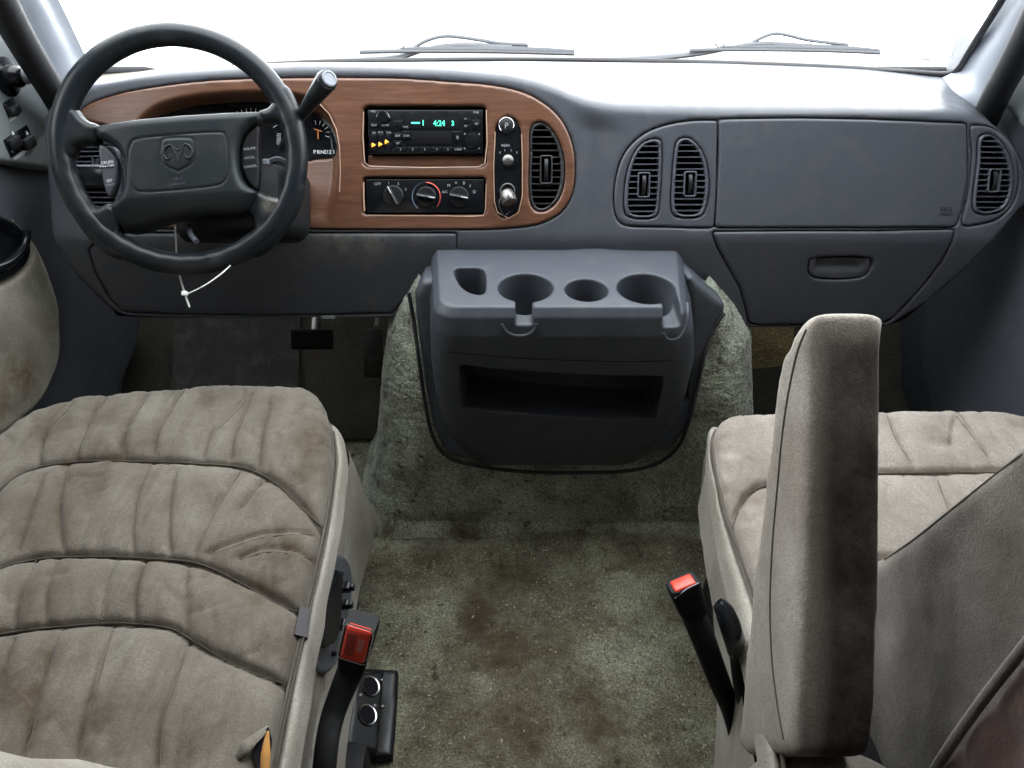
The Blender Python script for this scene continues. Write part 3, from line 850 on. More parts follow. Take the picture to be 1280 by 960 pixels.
# ------------------------------------------------------------------ accessory strip: dimmer, wiper switch, power socket
acc = patch('accessory_panel', RD, accR, M['gloss'], dash, cell=.003, skirt=.03, h=-.002, inset=.0008)
AF = Fr(RD.at(0, 0, -.0018), RD.u, RD.v)
a, b = AF.px(633, 157)
disc('dimmer_knob', AF, a, b, [.0125, .0125, .0115], [-.001, .003, .0038], M['black'], acc, 32)
tube('dimmer_ring', [AF.at(a + .0118 * math.cos(t), b + .0118 * math.sin(t), .0036) for t in np.linspace(-.4, 3.9, 26)], .0006, M['chrome'], acc, seg=6)
txt_px('print', 'P', AF, 633, 158, 10, M['dimwhite'], acc, h=.0040)
a, b = AF.px(635, 201)
disc('heat_knob', AF, a, b, [.009, .0088, .006, .002], [-.001, .008, .011, .0118], M['steel'], acc, 28)
for s, x, y, hp in (('REAR', 632, 182, 4.5), ('1', 631, 188, 4), ('2', 639, 188, 4), ('0', 625, 191, 4), ('3', 646, 191, 4)):
    txt_px('print', s, AF, x, y, hp, M['dimwhite'], acc, h=.0006)
a, b = AF.px(634.5, 239)
disc('power_socket', AF, a, b, [.0108, .0122, .0126, .0112, .0100, .0098], [-.001, .003, .0042, .0046, .003, -.012], M['steel'], acc, 32)
disc('socket_bore', AF, a, b, [.0099, .0099], [-.001, .0024], M['void'], acc, 32)

plug = thing('socket_cap', 'dull grey socket cap dangling below the round power socket', 'cap', tuple(W(636, 262, Y=1.12)))
Pc = D.on(*D.px(636, 250), .016)
ax = np.array([.25, -.55, -.45]); ax /= np.linalg.norm(ax)
pu = np.cross(ax, [0, 0, 1]); pu /= np.linalg.norm(pu)
PF = Fr(Pc, pu, np.cross(ax, pu))
disc('cap_body', PF, 0, 0, [.009, .0105, .0125, .0125, .0115, .006], [-.014, -.012, -.002, .004, .006, .0064], M['steel'], plug, 26)
for k in range(10):
    t = 2 * math.pi * k / 10
    tube('grip_rib', [PF.at(.0126 * math.cos(t), .0126 * math.sin(t), -.002), PF.at(.0126 * math.cos(t), .0126 * math.sin(t), .004)], .0008, M['blackm'], plug, seg=5)
tube('retaining_strap', smooth_poly([D.on(*D.px(628, 243), .004), D.on(*D.px(624, 256), .010), D.on(*D.px(630, 270), .014), D.on(*D.px(638, 264), .012)], 5, False), .0011, M['black'], plug, seg=6)

# ------------------------------------------------------------------ air vents
def uvspan(loop, v):
    xs = []
    for (x0, y0), (x1, y1) in zip(loop, np.roll(loop, -1, 0)):
        if (y0 < v) != (y1 < v): xs.append(x0 + (v - y0) / (y1 - y0) * (x1 - x0))
    return (min(xs), max(xs)) if len(xs) >= 2 else None
def air_vent(pxl, n, mat='vent', thumb=True, h=.003, wheel_w=.010, wx=.5, y0=None, y1=None, wy=.5):
    L = D.pxs(pxl); c = L.mean(0)
    L0 = c + (L - c) * np.array([.985, .992]); Li = c + (L - c) * np.array([.80, .925])
    ring = patch('air_vent', D, L0, M[mat], dash, px=False, holes=[Li], cell=.0022, skirt=.02, r=.0025, h=h)
    patch('vent_cavity', D, L0, M['void'], ring, px=False, cell=.008, skirt=0, h=-.022)
    v0, v1 = Li[:, 1].min(), Li[:, 1].max(); pitch = (v1 - v0) / (n + .4)
    mid = v0 + (v1 - v0) * wy
    sp0 = uvspan(Li, mid); wc = sp0[0] + (sp0[1] - sp0[0]) * wx
    for k in range(n):
        v = v0 + pitch * (k + .7)
        s = uvspan(Li, v)
        if not s: continue
        parts = [(s[0] - .001, s[1] + .001)]
        if thumb and abs(v - mid) < pitch * 2.1:
            parts = [(s[0] - .001, wc - wheel_w), (wc + wheel_w, s[1] + .001)]
        for a, b in parts:
            if b - a < .003: continue
            V = []
            for vv, hh in ((v - .0008, -.001), (v + .0008, -.001), (v + .0035, -.016), (v + .0019, -.016)):
                for uu in (a, b): V.append(D.on(uu, vv, hh + h))
            mk('slat', V, [(0, 1, 3, 2), (2, 3, 5, 4), (4, 5, 7, 6), (6, 7, 1, 0), (0, 2, 4, 6), (1, 7, 5, 3)], M[mat], ring, smooth=False)
    if thumb:
        hh = pitch * 2.15
        base = D.H(np.array([wc]), np.array([mid]))[0] + h
        loopo = rrect(wc - wheel_w, mid - hh, wc + wheel_w, mid + hh, .003)
        loopi = rrect(wc - wheel_w + .002, mid - hh + .002, wc + wheel_w - .002, mid + hh - .002, .002)
        patch('thumb_wheel_frame', D, loopo, M[mat], ring, px=False, holes=[loopi], cell=.0018, skirt=.014, h=h - .0006)
        rows = []
        for t in np.linspace(-1.25, 1.25, 14):
            rows.append([D.at(wc + s_ * .0032, mid + hh * .86 * math.sin(t), base - .006 + .009 * math.cos(t) + e) for s_, e in ((-1, -.002), (-.8, 0), (.8, 0), (1, -.002))])
        loft('thumb_wheel', rows, M['black'], ring, auto=50)
    return ring
air_vent(vent1, 12, 'vent', wx=.52, wy=.42)
air_vent(vent2, 12, 'vent', wx=.50, wy=.42)
air_vent(vent3, 13, 'vent', wx=.5, wy=.42)
air_vent(ventW, 12, 'ventb', wx=.5, h=.001, wy=.47)
vl = air_vent(ventL, 11, 'vent', wx=.55, wy=.68, h=.001)
sw = box('headlamp_switch_bar', RD, *fpx(RD, 90, 209, 150, 233), -.01, .006, M['gloss'], dash, bev=.002)
box('bar_edge', RD, *fpx(RD, 89, 206.5, 152, 209.5), -.01, .008, M['trim'], dash, bev=.001)

# brackets and release handle under the dash
txt_px('lettering', 'HOOD', D0, 403, 399, 6, M['dimwhite'], dash, h=-.04, bold=True)

# ================================================================== STEERING WHEEL
WL, WY = rad(32), rad(10)
wn = np.array([math.sin(WY) * math.cos(WL), -math.cos(WY) * math.cos(WL), math.sin(WL)])
wu = np.array([math.cos(WY), math.sin(WY), 0]); wv = np.cross(wn, wu)
WC = np.array([-.471, 1.0355, .732])
WF = Fr(WC, wu, wv)
wheel = thing('steering_wheel', 'black four-spoke steering wheel with horned-animal shield on its centre pad', 'steering wheel', tuple(WC))
RM, RT_ = .1595, .0158
rows = []
for t in np.linspace(0, 2 * np.pi, 181):
    rad_ = np.array([math.cos(t), math.sin(t)])
    row = []
    for k in range(24):
        p = 2 * np.pi * k / 24
        lump = .0005 * math.sin(t * 34) * max(0, -math.cos(p)) * (math.sin(t) < .3)
        rr = RT_ + lump
        row.append(WF.at(rad_[0] * (RM + rr * math.cos(p)), rad_[1] * (RM + rr * math.cos(p)), rr * 1.0 * math.sin(p)))
    rows.append(row)
loft('rim', rows, M['wheel'], wheel, closed=True, flip=True)

def WFh(h): return Fr(WC + h * wn, wu, wv)
def wpatch(name, pxl, mat, par, r, h, n=4, at=.006, **kw):
    return patch(name, WF, WFh(at).pxs(smooth_poly(pxl, n) if n else pxl), mat, par, px=False, r=r, h=h, **kw)
sp = [
 [(76, 136), (88, 132), (96, 137), (102, 145), (110, 151), (123, 156), (124, 168), (122, 180), (106, 180), (95, 184), (91, 196), (72, 208), (66, 170)],
 [(323, 139), (334, 134), (341, 124), (344, 106), (362, 110), (378, 150), (380, 188), (367, 182), (363, 165), (357, 157), (345, 153), (326, 154)],
 [(88, 222), (96, 240), (104, 255), (118, 260), (137, 254), (151, 270), (150, 287), (153, 299), (166, 311), (150, 325), (118, 307), (88, 268), (74, 238)],
 [(320, 239), (336, 244), (348, 245), (357, 237), (365, 220), (381, 224), (373, 262), (345, 302), (318, 321), (304, 307), (314, 296), (318, 283), (315, 271), (306, 262)]]
for i, s in enumerate(sp):
    dirt = blobs(WF, [(345, 253, .014, 1.0), (338, 258, .010, .9)]) if i == 3 else None
    wpatch('spoke', s, M['wheel'], wheel, .011, .0125, cell=.0026, skirt=.012, dirt=dirt)

padp = [(120, 157), (160, 151.5), (220, 146.5), (280, 141.5), (322, 138.5), (327, 143), (326, 153), (314, 158), (303, 170), (298, 190), (300, 215), (308, 231), (321, 240), (315, 252), (307, 264),
        (290, 268), (260, 268), (225, 273), (190, 283), (165, 289), (150, 288), (141, 275), (137, 258), (149, 246), (156, 226), (156, 205), (149, 188), (136, 178), (122, 172), (119, 164)]
gr1 = WFh(.033).pxs(smooth_poly([(163, 179), (172, 173), (220, 168.5), (272, 164.5), (281, 170), (284, 190), (284, 215), (278, 228), (262, 233), (220, 237.5), (178, 239.5), (166, 234), (160, 215), (159, 192)], 4))
gr2 = WFh(.034).pxs([(202, 175), (206, 173), (222, 172), (238, 172), (242, 175), (243, 190), (241, 202), (236, 207), (223, 214), (209, 208), (203, 203), (200, 190)])
pc = WFh(.033).px(222, 205)
def pad_h(u, v):
    P = np.stack([u, v], 1)
    d1, _ = seg_dist(P, [gr1]); d2, _ = seg_dist(P, [gr2])
    h = -.0016 * np.exp(-(d1 / .0011) ** 2) - .0011 * np.exp(-(d2 / .0011) ** 2)
    h += .0009 * inside(P, [gr2]) * (1 - np.exp(-(d2 / .002) ** 2))
    q = v - WFh(.03).px(222, 243)[1]
    h += -.9 * np.maximum(-q, 0) ** 1.35 * 1.6
    h += .010 * (1 - np.clip(((u - pc[0]) / .10) ** 2, 0, 1))
    return h
pad = wpatch('centre_pad', padp, M['pad'], wheel, .012, .024, cell=.0016, skirt=.02, hfun=pad_h, at=.018)
def padpt(x, y, e=0.0):
    a, b = WF.px(x, y); q = WC + .03 * wn
    # meet the raised pad rather than the wheel plane
    r_ = ray(x, y)
    hh = .03
    for _i in range(4):
        q = WC + hh * wn; k = ((q - CAM) @ wn) / (r_ @ wn); w = CAM + k * r_ - WC
        a, b = w @ WF.u, w @ WF.v
        hh = .024 + float(pad_h(np.array([a]), np.array([b]))[0])
    hh = .024 + float(pad_h(np.array([a]), np.array([b]))[0]) + e
    return WF.at(a, b, hh), (a, b, hh)
def ptube(l, r, nm='emblem_ridge'):
    P = smooth_poly([padpt(x, y, -.0002)[0] for x, y in l], 4, False)
    return tube(nm, P, r, M['pad'], pad, seg=8)
ptube([(214, 181), (208, 183), (204.5, 189), (205.5, 196), (209, 199), (212.5, 196.5), (211.5, 192)], [.0014, .0022, .0022, .0018, .0010])
ptube([(230, 180), (236, 182), (240, 188), (239, 195), (235.5, 198), (232, 195.5), (233, 191)], [.0014, .0022, .0022, .0018, .0010])
ptube([(213, 180.5), (216, 185), (219, 192), (222.5, 204)], [.0009, .0016, .0012])
ptube([(231, 180), (228, 184.5), (225.5, 192), (222.5, 204)], [.0009, .0016, .0012])
ptube([(217.5, 184), (222.2, 187.5), (227, 183.5)], .0011)
ptube([(222.4, 190), (222.5, 200)], [.0008, .0016, .0008])
for s, x, y, hp in (('SRS', 222, 224, 6), ('AIRBAG', 222, 230, 4.6)):
    _, (a, b, hh) = padpt(x, y)
    text('lettering', s, WF, a, b, hp / FPX * 1.05, M['vent'], pad, h=hh + .0004, rot=rad(4), sx=1.25)
# speed control buttons in the side openings
btL = smooth_poly([(123, 182), (130, 182), (140, 190), (147, 203), (147, 222), (142, 238), (136, 246), (131, 238), (127, 220), (124, 200)], 4)
btR = smooth_poly([(324, 157), (315, 161), (305, 172), (301, 190), (303, 212), (310, 228), (321, 237), (324, 215), (323, 185)], 4)
bt = patch('speed_control_buttons', WF, WFh(.014).pxs(btL), M['dash'], wheel, px=False, cell=.002, skirt=.012, r=.003, h=.014)
bt2 = patch('speed_control_buttons', WF, WFh(.014).pxs(btR), M['black'], wheel, px=False, cell=.002, skirt=.012, r=.003, h=.014)
def wt(s, x, y, hp, par, mat='white'):
    a, b = WFh(.0146).px(x, y)
    text('print', s, WF, a, b, hp / FPX * 1.05, M[mat], par, h=.0146, rot=rad(4))
wt('CRUISE', 134, 203, 4.6, bt); wt('ON OFF', 134, 208, 4.6, bt); wt('SET', 137, 226, 4.6, bt); wt('COAST', 138, 231, 3.6, bt, 'dimwhite')
wt('RESUME', 312, 186, 4.2, bt2, 'dimwhite'); wt('ACCEL', 312, 197, 4.2, bt2, 'dimwhite'); wt('CANCEL', 313, 208, 4.2, bt2, 'dimwhite')
a = WF.px(125, 213); b = WF.px(147, 211)
tube('button_gap', [WF.at(*a, .0142), WF.at(*b, .0142)], .0007, M['void'], bt, seg=5)
# hub behind the pad
rows = []
for h_, s_ in ((.012, .062), (-.02, .060), (-.05, .052)):
    e = ell(pc[0], pc[1], s_ * 1.1, s_ * .8, 32); rows.append(WF.at(e[:, 0], e[:, 1], np.full(32, h_)))
loft('hub', rows, M['blackm'], wheel, closed=True, caps=True, flip=True, auto=50)

# steering column shroud and levers
colm = thing('steering_column', 'black steering column shroud with key barrel behind the wheel', 'steering column', tuple(WC - wn * .1))
rows = []
for x0, y0, x1, y1, d_, r_ in ((262, 205, 348, 280, 1.075, 12), (250, 206, 360, 292, 1.085, 18), (236, 210, 378, 300, 1.11, 22), (226, 212, 388, 304, 1.15, 22), (220, 212, 388, 304, 1.20, 22)):
    rows.append([W(x, y, d=d_) for x, y in rrect(x0, y0, x1, y1, r_, 6)])
loft('shroud', rows, M['blackm'], colm, closed=True, caps=True, auto=60)
KF = Fr(W(347, 212, d=1.095), wu, wv)
disc('key_barrel', KF, 0, 0, [.019, .0195, .0175, .012, .0115], [-.03, -.002, .001, .001, -.002], M['vent'], colm, 30)
box('key_slot', KF, -.002, -.007, .002, .007, -.001, .002, M['void'], colm, bev=0)
box('key_lug', KF, -.020, -.004, -.010, .016, -.02, .004, M['trim'], colm, bev=.002)
tube('tilt_lever', smooth_poly([W(236, 283, d=1.08), W(239, 294, d=1.06), W(246, 302, d=1.05)], 5, False), .004, M['vent'], colm, seg=8)
sh = thing('gear_lever', 'grey column gear lever rising to the right of the wheel rim', 'gear lever', tuple(W(365, 160, d=1.12)))
P = smooth_poly([W(352, 186, d=1.14), W(368, 157, d=1.10), W(384, 134, d=1.06), W(397, 116, d=1.035), (W(408, 101.5, d=1.02)), W(411.5, 98, d=1.014)], 6, False)
tube('lever', P, [.006, .0065, .0095, .0125, .0150, .0115], M['wheel'], sh, seg=20)
T_ = P[-1] - P[-4]; T_ /= np.linalg.norm(T_)
a_ = np.cross(T_, [0, 0, 1]); a_ /= np.linalg.norm(a_)
SF = Fr(P[-1], a_, np.cross(T_, a_))
disc('end_button', SF, 0, 0, [.0112, .0105, .0088, .0080, .0085], [-.002, .001, .0016, .0006, .0006], M['trim'], sh, 24)

tie = thing('cable_tie', 'white plastic cable tie hanging below the steering wheel', 'cable tie', tuple(W(232, 366, d=1.07)))
tube('strap', smooth_poly([W(219, 284, d=1.10), W(220, 302, d=1.11), W(221, 325, d=1.11), W(225, 346, d=1.095), W(231, 367, d=1.075), W(237, 384, d=1.07)], 5, False), .0024, M['tie'], tie, seg=6, flat=.5)
tube('strap_tail', smooth_poly([W(232, 368, d=1.073), W(246, 362, d=1.06), W(262, 353, d=1.05), W(277, 342, d=1.05), W(288, 332, d=1.055)], 5, False), [.0013, .0017, .0027, .0018], M['tie'], tie, seg=6, flat=.5)
TF = Fr(W(231, 367, d=1.07), RT, UP)
box('locking_head', TF, -.004, -.003, .004, .0035, -.003, .003, M['tie'], tie, bev=.001)

# ================================================================== ENGINE COVER CONSOLE
con = thing('cup_holder_console', 'blue-grey moulded console with cup holders and open bin on the engine hump', 'console', (.08, 1.0, .19))
lev = [(.165, .985, -.060, .225, .06), (.182, .962, -.092, .252, .06), (.225, .952, -.110, .268, .055), (.27, .943, -.122, .282, .05), (.353, .925, -.128, .290, .045), (.44, .912, -.128, .287, .04),
       (.50, .907, -.124, .276, .04), (.530, .912, -.118, .262, .035), (.543, .922, -.108, .250, .03)]
rows = []
for z, yf, xl, xr, rc in lev:
    g = []
    for cx, cy, a0 in ((xl + rc, yf + rc, 180), (xr - rc, yf + rc, 270)):
        for k in range(9):
            a = rad(a0 + 90 * k / 8); g.append((cx + rc * math.cos(a), cy + rc * math.sin(a), z))
    g += [(xr + .022, 1.105, z), (xl - .016, 1.105, z)]
    rows.append(g)
body = loft('console_body', rows, M['console'], con, closed=True, caps=True, smooth=False)
cut = []
def prism(pts0, pts1):
    n = len(pts0)
    o = loft('cutter', [pts0, pts1], M['void'], None, closed=True, caps=True, smooth=False)
    o.parent = con; o.location = -np.array(con.location)
    # consistent outward normals for the cut
    bm = bmesh.new(); bm.from_mesh(o.data); bmesh.ops.recalc_face_normals(bm, faces=bm.faces); bm.to_mesh(o.data); bm.free()
    cut.append(o)
ZT = .543
def cup(x, y, rpx, dep):
    c = W(x, y, z=ZT); r_ = rpx / FPX * ((c - CAM) @ FW)
    e0 = ell(c[0], c[1], r_ * 1.03, r_ * 1.03, 40); e1 = ell(c[0], c[1], r_ * .82, r_ * .82, 40)
    prism([(a, b, ZT + .02) for a, b in e0], [(a, b, ZT - dep) for a, b in e1])
    return c, r_
cB, rB = cup(657, 359, 35, .085); cC, rC = cup(733, 362, 27.5, .07); cD, rD = cup(808, 360, 37, .085)
pk = smooth_poly([(567, 336), (583, 334), (601, 334.5), (607, 341), (608, 358), (605, 367), (596, 368), (584, 364), (573, 354)], 3)
q0 = [W(a, b, z=ZT) for a, b in pk]; cc = np.mean(q0, 0)
prism([p + np.array([0, 0, .02]) for p in q0], [cc + (p - cc) * .85 - np.array([0, 0, .08]) for p in q0])
def slot(x0, x1, zb, yfar):
    a, b = W(x0, 392, Y=.91)[0], W(x1, 392, Y=.91)[0]
    prism([(a, .86, zb), (b, .86, zb), (b, .86, .58), (a, .86, .58)], [(a + .003, yfar, zb + .006), (b - .003, yfar, zb + .006), (b - .003, yfar, .58), (a + .003, yfar, .58)])
slot(643, 667, .516, cB[1]); slot(829, 855, .512, cD[1])
pkt = [(575, 450), (620, 456), (700, 462), (770, 465), (828, 466), (826, 490), (821, 527), (815, 529), (760, 528), (690, 524), (630, 517), (579, 511), (576, 480)]
prism([W(a, b, Y=.925) * np.array([1, 0, 1]) + np.array([0, .86, 0]) for a, b in pkt], [W(a, b, Y=.925) * np.array([1, 0, 1]) + np.array([0, 1.02, 0]) for a, b in pkt])
bm = bmesh.new(); bm.from_mesh(body.data); bmesh.ops.recalc_face_normals(bm, faces=bm.faces); bm.to_mesh(body.data); bm.free()
solidify(body, cut, .0023, 5)
hb = make_hit(body, .0005)
for l in ([(627, 405), (632, 414), (641, 419), (652, 420), (661, 418), (669, 411), (671, 404)], [(829, 416), (833, 423), (841, 425), (850, 421), (856, 411), (859, 396), (859, 380)]):
    stitch('slot_lip', hb, l, .0028, M['console'], con, n=4, seg=10)
CWF = Fr((0, .985, .3), (1, 0, 0), (0, 0.17, 1))
patch('console_flange', CWF, [(537, 350), (552, 350), (558, 400), (562, 500), (600, 540), (810, 540), (858, 500), (862, 390), (858, 346), (866, 346), (884, 362), (906, 380), (907, 392), (897, 408), (884, 440), (876, 490), (866, 530), (838, 566), (575, 575), (557, 568), (541, 536), (530, 480), (525, 440), (520, 400), (518, 368), (527, 352)],
      M['console'], con, cell=.004, skirt=.06, r=.010)
tube('parting_line', smooth_poly([W(560, 440, Y=.909), W(640, 447, Y=.9085), W(700, 450, Y=.9085), W(780, 452, Y=.9085), W(840, 451, Y=.910)], 6, False), .0009, M['blackm'], con, seg=5)

# ================================================================== DRIVER'S SEAT
def grooves(fr, big, small):
    B = [fr.pxs(smooth_poly(l, 5, False)) for l in big]; S = [fr.pxs(smooth_poly(l, 4, False)) for l in small]
    def f(u, v):
        P = np.stack([u, v], 1)
        w = .004 * vnoise(u * 22, v * 22, 1.3)
        Pw = P + np.stack([w, .5 * w], 1)
        d, _ = seg_dist(Pw, B, False)
        h = .010 * (1 - np.exp(-(d / .020) ** 1.2)) - .008 * np.exp(-(d / .0038) ** 2)
        if S:
            e, _ = seg_dist(Pw, S, False)
            h = h + .0026 * (1 - np.exp(-(e / .011) ** 1.2)) - .0034 * np.exp(-(e / .0028) ** 2)
        for q_, (fa, fb, am, wd) in enumerate(((9, 5, .0028, .05), (17, 8, .0020, .07), (31, 13, .0014, .10), (52, 30, .0009, .14))):
            c_ = vnoise(u * fa + v * fb * .3 + 11 * q_, v * fb - u * fa * .25, 3.7 * q_) + .35 * vnoise(u * fa * 3, v * fb * 3, 9.1)
            k_ = sstep(vnoise(u * 6 + 5 * q_, v * 6, 1.9 * q_), -.35, .35)
            h -= am * k_ * np.exp(-(np.abs(c_) / wd) ** 1.3)
        h += .0018 * fbm(u * 9, v * 9, 2.2, 4) + .0012 * fbm(u * 60 + v * 25, v * 14, 6.6, 3) + .0022 * vnoise(u * 95 + v * 30, v * 60, 8.0) * sstep(fbm(u * 5, v * 5, 7.7, 2), -.1, .6)
        return h
    f.B = B; f.S = S
    return f
SC = Fr((0, 0, .42), (1, 0, 0), (0, 1, 0))
drv = thing('driver_seat', 'stained taupe velour driver seat with pleated cushion behind the steering wheel', 'car seat', (-.5, .6, 0))
big = [[(-150, 760), (-60, 680), (0, 612), (40, 587), (100, 577), (180, 577), (250, 580), (305, 585), (345, 604), (372, 630), (402, 658)],
       [(-150, 800), (-60, 745), (0, 712), (55, 698), (130, 696), (200, 699), (250, 705), (300, 728), (350, 757), (392, 770)],
       [(-150, 840), (-60, 812), (0, 793), (80, 783), (150, 779), (210, 785), (240, 800), (300, 835), (352, 854)]]
small = [[(52, 580), (60, 540), (85, 512)], [(95, 577), (108, 540), (133, 499)], [(152, 576), (163, 532), (188, 492)], [(189, 577), (203, 535), (224, 498)], [(255, 572), (266, 545), (290, 520), (304, 505)], [(325, 584), (329, 552), (336, 520)],
         [(290, 574), (296, 545), (310, 510)],
         [(84, 582), (78, 640), (80, 694)], [(188, 582), (172, 630), (169, 694)], [(56, 600), (44, 640), (26, 690)], [(222, 590), (214, 640), (217, 690)], [(300, 590), (270, 640), (248, 690)], [(330, 600), (300, 640)], [(392, 668), (330, 672), (262, 694)], [(395, 700), (340, 690), (300, 700)],
         [(45, 700), (32, 740), (22, 785)], [(72, 700), (62, 740), (56, 782)], [(145, 700), (132, 740), (125, 779)], [(182, 700), (174, 740), (172, 779)], [(238, 705), (233, 750), (236, 792)],
         [(20, 800), (8, 840), (-14, 900)], [(76, 787), (58, 850), (32, 948)], [(142, 782), (124, 850), (98, 950)], [(238, 800), (222, 850), (205, 900), (200, 960)]]
for l in small[:7]:
    (xa, ya), (xb, yb_) = l[-2], l[-1]
    l.append((xb + (xb - xa) * .35, yb_ - 11))
sd = blobs(SC, [(170, 560, .05, .5), (140, 520, .03, .7), (110, 610, .05, .8), (50, 650, .05, .8), (150, 640, .05, .6), (300, 700, .06, .6), (380, 740, .04, .9), (360, 690, .04, .7), (60, 900, .035, 1.0), (20, 880, .04, .9), (200, 640, .06, .5),
                (250, 620, .05, .5), (180, 740, .05, .4), (402, 560, .05, 1.0), (395, 640, .045, 1.0), (380, 700, .05, 1.0), (395, 600, .04, .9), (340, 740, .05, .7), (365, 800, .04, .8), (120, 900, .06, .9), (90, 840, .05, .7), (250, 930, .04, .8), (270, 500, .03, .5), (80, 740, .05, .6), (330, 650, .04, .6), (70, 540, .03, .8)])
seamR = [(398, 493), (406, 506), (412, 530), (415, 572), (406, 640), (393, 700), (378, 765), (362, 832), (347, 900), (333, 975), (315, 1080)]
silR = [(401, 495), (415, 509), (429, 535), (435, 575), (431, 640), (420, 705), (407, 770), (396, 835), (386, 905), (372, 985), (350, 1090)]
ctop = [(-500, 1080), (-420, 900), (-150, 690), (-60, 590), (-10, 547), (40, 515), (100, 496), (180, 487), (270, 482), (340, 481), (380, 484)] + seamR
def crease_shade_grime(g, base, amt):
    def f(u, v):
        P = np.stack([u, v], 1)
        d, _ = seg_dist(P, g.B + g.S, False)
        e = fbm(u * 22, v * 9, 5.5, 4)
        return np.clip(base(u, v) + amt * np.exp(-d / .006) * np.clip(.7 + .6 * e, 0, 1) + .5 * amt * sstep(fbm(u * 26 + v * 9, v * 7, 1.5, 4), .1, .9), 0, 1)  # crease shade painted along the seams, over stains and patchy grime
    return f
GD = grooves(SC, big, small)
dcush = patch('cushion', SC, np.array(ctop), M['seat'], drv, cell=.0032, skirt=.13, r=.026, hfun=GD, dirt=crease_shade_grime(GD, sd, .75))
def side(name, seam, sil, mat, parent, ztop=.404, zs=.372, drop=.045, sgn=1):
    a = smooth_poly(seam, 5, False); b = smooth_poly(sil, 5, False); rows = []
    for k_, ((x0, y0), (x1, y1)) in enumerate(zip(a, b)):
        zs_ = ztop - .012 + (zs - ztop + .012) * sstep(k_ / 10.0)
        p1 = W(x0, y0, z=.42); p1[2] = ztop - .020 * (1 - sstep(k_ / 9.0)); p0 = p1 - np.array([.004 * sgn, 0, .012]); p3 = W(x1, y1, z=zs_)
        g_ = .12 + .88 * sstep(k_ / 9.0); p3 = p1 + (p3 - p1) * g_
        p2 = (p1 + p3) / 2 + np.array([.002 * sgn, 0, .009 * g_])
        rows.append([p0 - np.array([.01 * sgn, 0, .02]), p0, .6 * p1 + .4 * p2, p2, .3 * p2 + .7 * p3 + np.array([.0 * sgn, 0, .003]), p3, p3 - np.array([.006 * sgn, 0, drop * .3]), p3 - np.array([.024 * sgn, 0, drop])])
    R = np.array(rows)
    R = np.stack([smooth_poly(r_, 4, False) for r_ in R])
    n = .003 * fbm(R[..., 1].ravel() * 12, R[..., 2].ravel() * 12, 4.4).reshape(R.shape[:2])
    R[..., 0] += n * sgn
    return loft(name, R, mat, parent, flip=(sgn < 0))
side('side_bolster', seamR[1:], silR[1:], M['vinyl'], drv)
def seam_tube(name, l, z, r, mat, parent):
    return tube(name, smooth_poly([W(a, b, z=.42) * np.array([1, 1, 0]) + np.array([0, 0, z]) for a, b in l], 5, False), r, mat, parent, seg=6)
seam_tube('piping', seamR[2:], .407, .0022, M['seam'], drv)
seam_tube('piping', [(a + 4, b + 1) for a, b in seamR[2:]], .407, .0012, M['seam'], drv)
# stitched dark lines in the deep quilting
hd = make_hit(dcush, -.0002)
for l in big: stitch('quilting_seam', hd, l, .0013, M['seam'], drv)
for l in small: stitch('pleat_seam', hd, l, .0007, M['seam'], drv)
# skirt cloth below
top = [(380, 500), (431, 560), (434, 610), (428, 680), (412, 760), (398, 840), (385, 930), (370, 1010)]
hem = [(455, 640), (475, 654), (470, 672), (459, 696), (449, 760), (443, 840), (440, 905), (430, 1000)]
rows = []
for (a, b), (c, d_) in zip(smooth_poly(top, 5, False), smooth_poly(hem, 5, False)):
    p = W(a, b, z=.30); q = W(c, d_, z=.10); q2 = q * 1
    p[0] = min(p[0], -.252)
    rows.append([p + (q2 - p) * t + np.array([.004 * math.sin(t * 6 + p[1] * 30) + .0, 0, 0]) for t in np.linspace(0, 1, 8)])
loft('skirt', rows, M['vinyl'], drv, flip=True)
P3 = Fr((0, 0, 0), (1, 0, 0), (0, 1, 0))
box('pedestal', P3, -.72, .28, -.27, .80, .0, .30, M['blackm'], drv, bev=.01)
# hem tab
TB = Fr(W(378, 782, z=.405), (-.15, 1, .0), (-.55, -.08, .75))
a0 = [W(374, 762, z=.412), W(389, 765, z=.398), W(384, 801, z=.398), W(367, 797, z=.412)]
mk('hook_tab', [p + np.array([.002, 0, .006]) for p in a0] + [p for p in a0], [(0, 3, 2, 1), (0, 1, 5, 4), (1, 2, 6, 5), (2, 3, 7, 6), (3, 0, 4, 7)], M['sticker'], drv, smooth=False)
# backrest
def backrest(name, x0, x1, parent, mat, y0=.272, z0=.43, y1=.06, z1=1.05):
    fr = Fr((0, y0, z0), (1, 0, 0), (0, y1 - y0, z1 - z0))
    L = math.hypot(y1 - y0, z1 - z0)
    fr2 = Fr(fr.o, -fr.u, fr.v)   # front face looks forward
    return patch(name, fr2, rrect(-x1, -.10, -x0, L, .06), mat, parent, px=False, cell=.012, skirt=.14, r=.05, h=.03, hfun=lambda u, v: .006 * fbm(u * 8, v * 8, 3, 3))
backrest('backrest', -.76, -.262, drv, M['vinyl'])
# torn corner by the backrest: rumpled cloth and foam showing
tube('torn_fold', smooth_poly([W(296, 948, z=.43), W(306, 934, z=.44), W(322, 920, z=.437), W(336, 908, z=.43)], 5, False), [.005, .007, .005, .002], M['seat'], drv, seg=10, flat=.35)
mk('tear', [W(x, y, z=.434) for x, y in ((318, 950), (316, 938), (326, 918), (336, 908), (340, 925), (336, 975))], [(0, 5, 4, 3, 2, 1)], M['void'], drv, smooth=False)
tube('foam', smooth_poly([W(331, 970, z=.44), W(332, 945, z=.442), W(333, 928, z=.438), W(335, 914, z=.434)], 4, False), [.004, .0045, .003, .001], M['foam'], drv, seg=8, flat=.6)

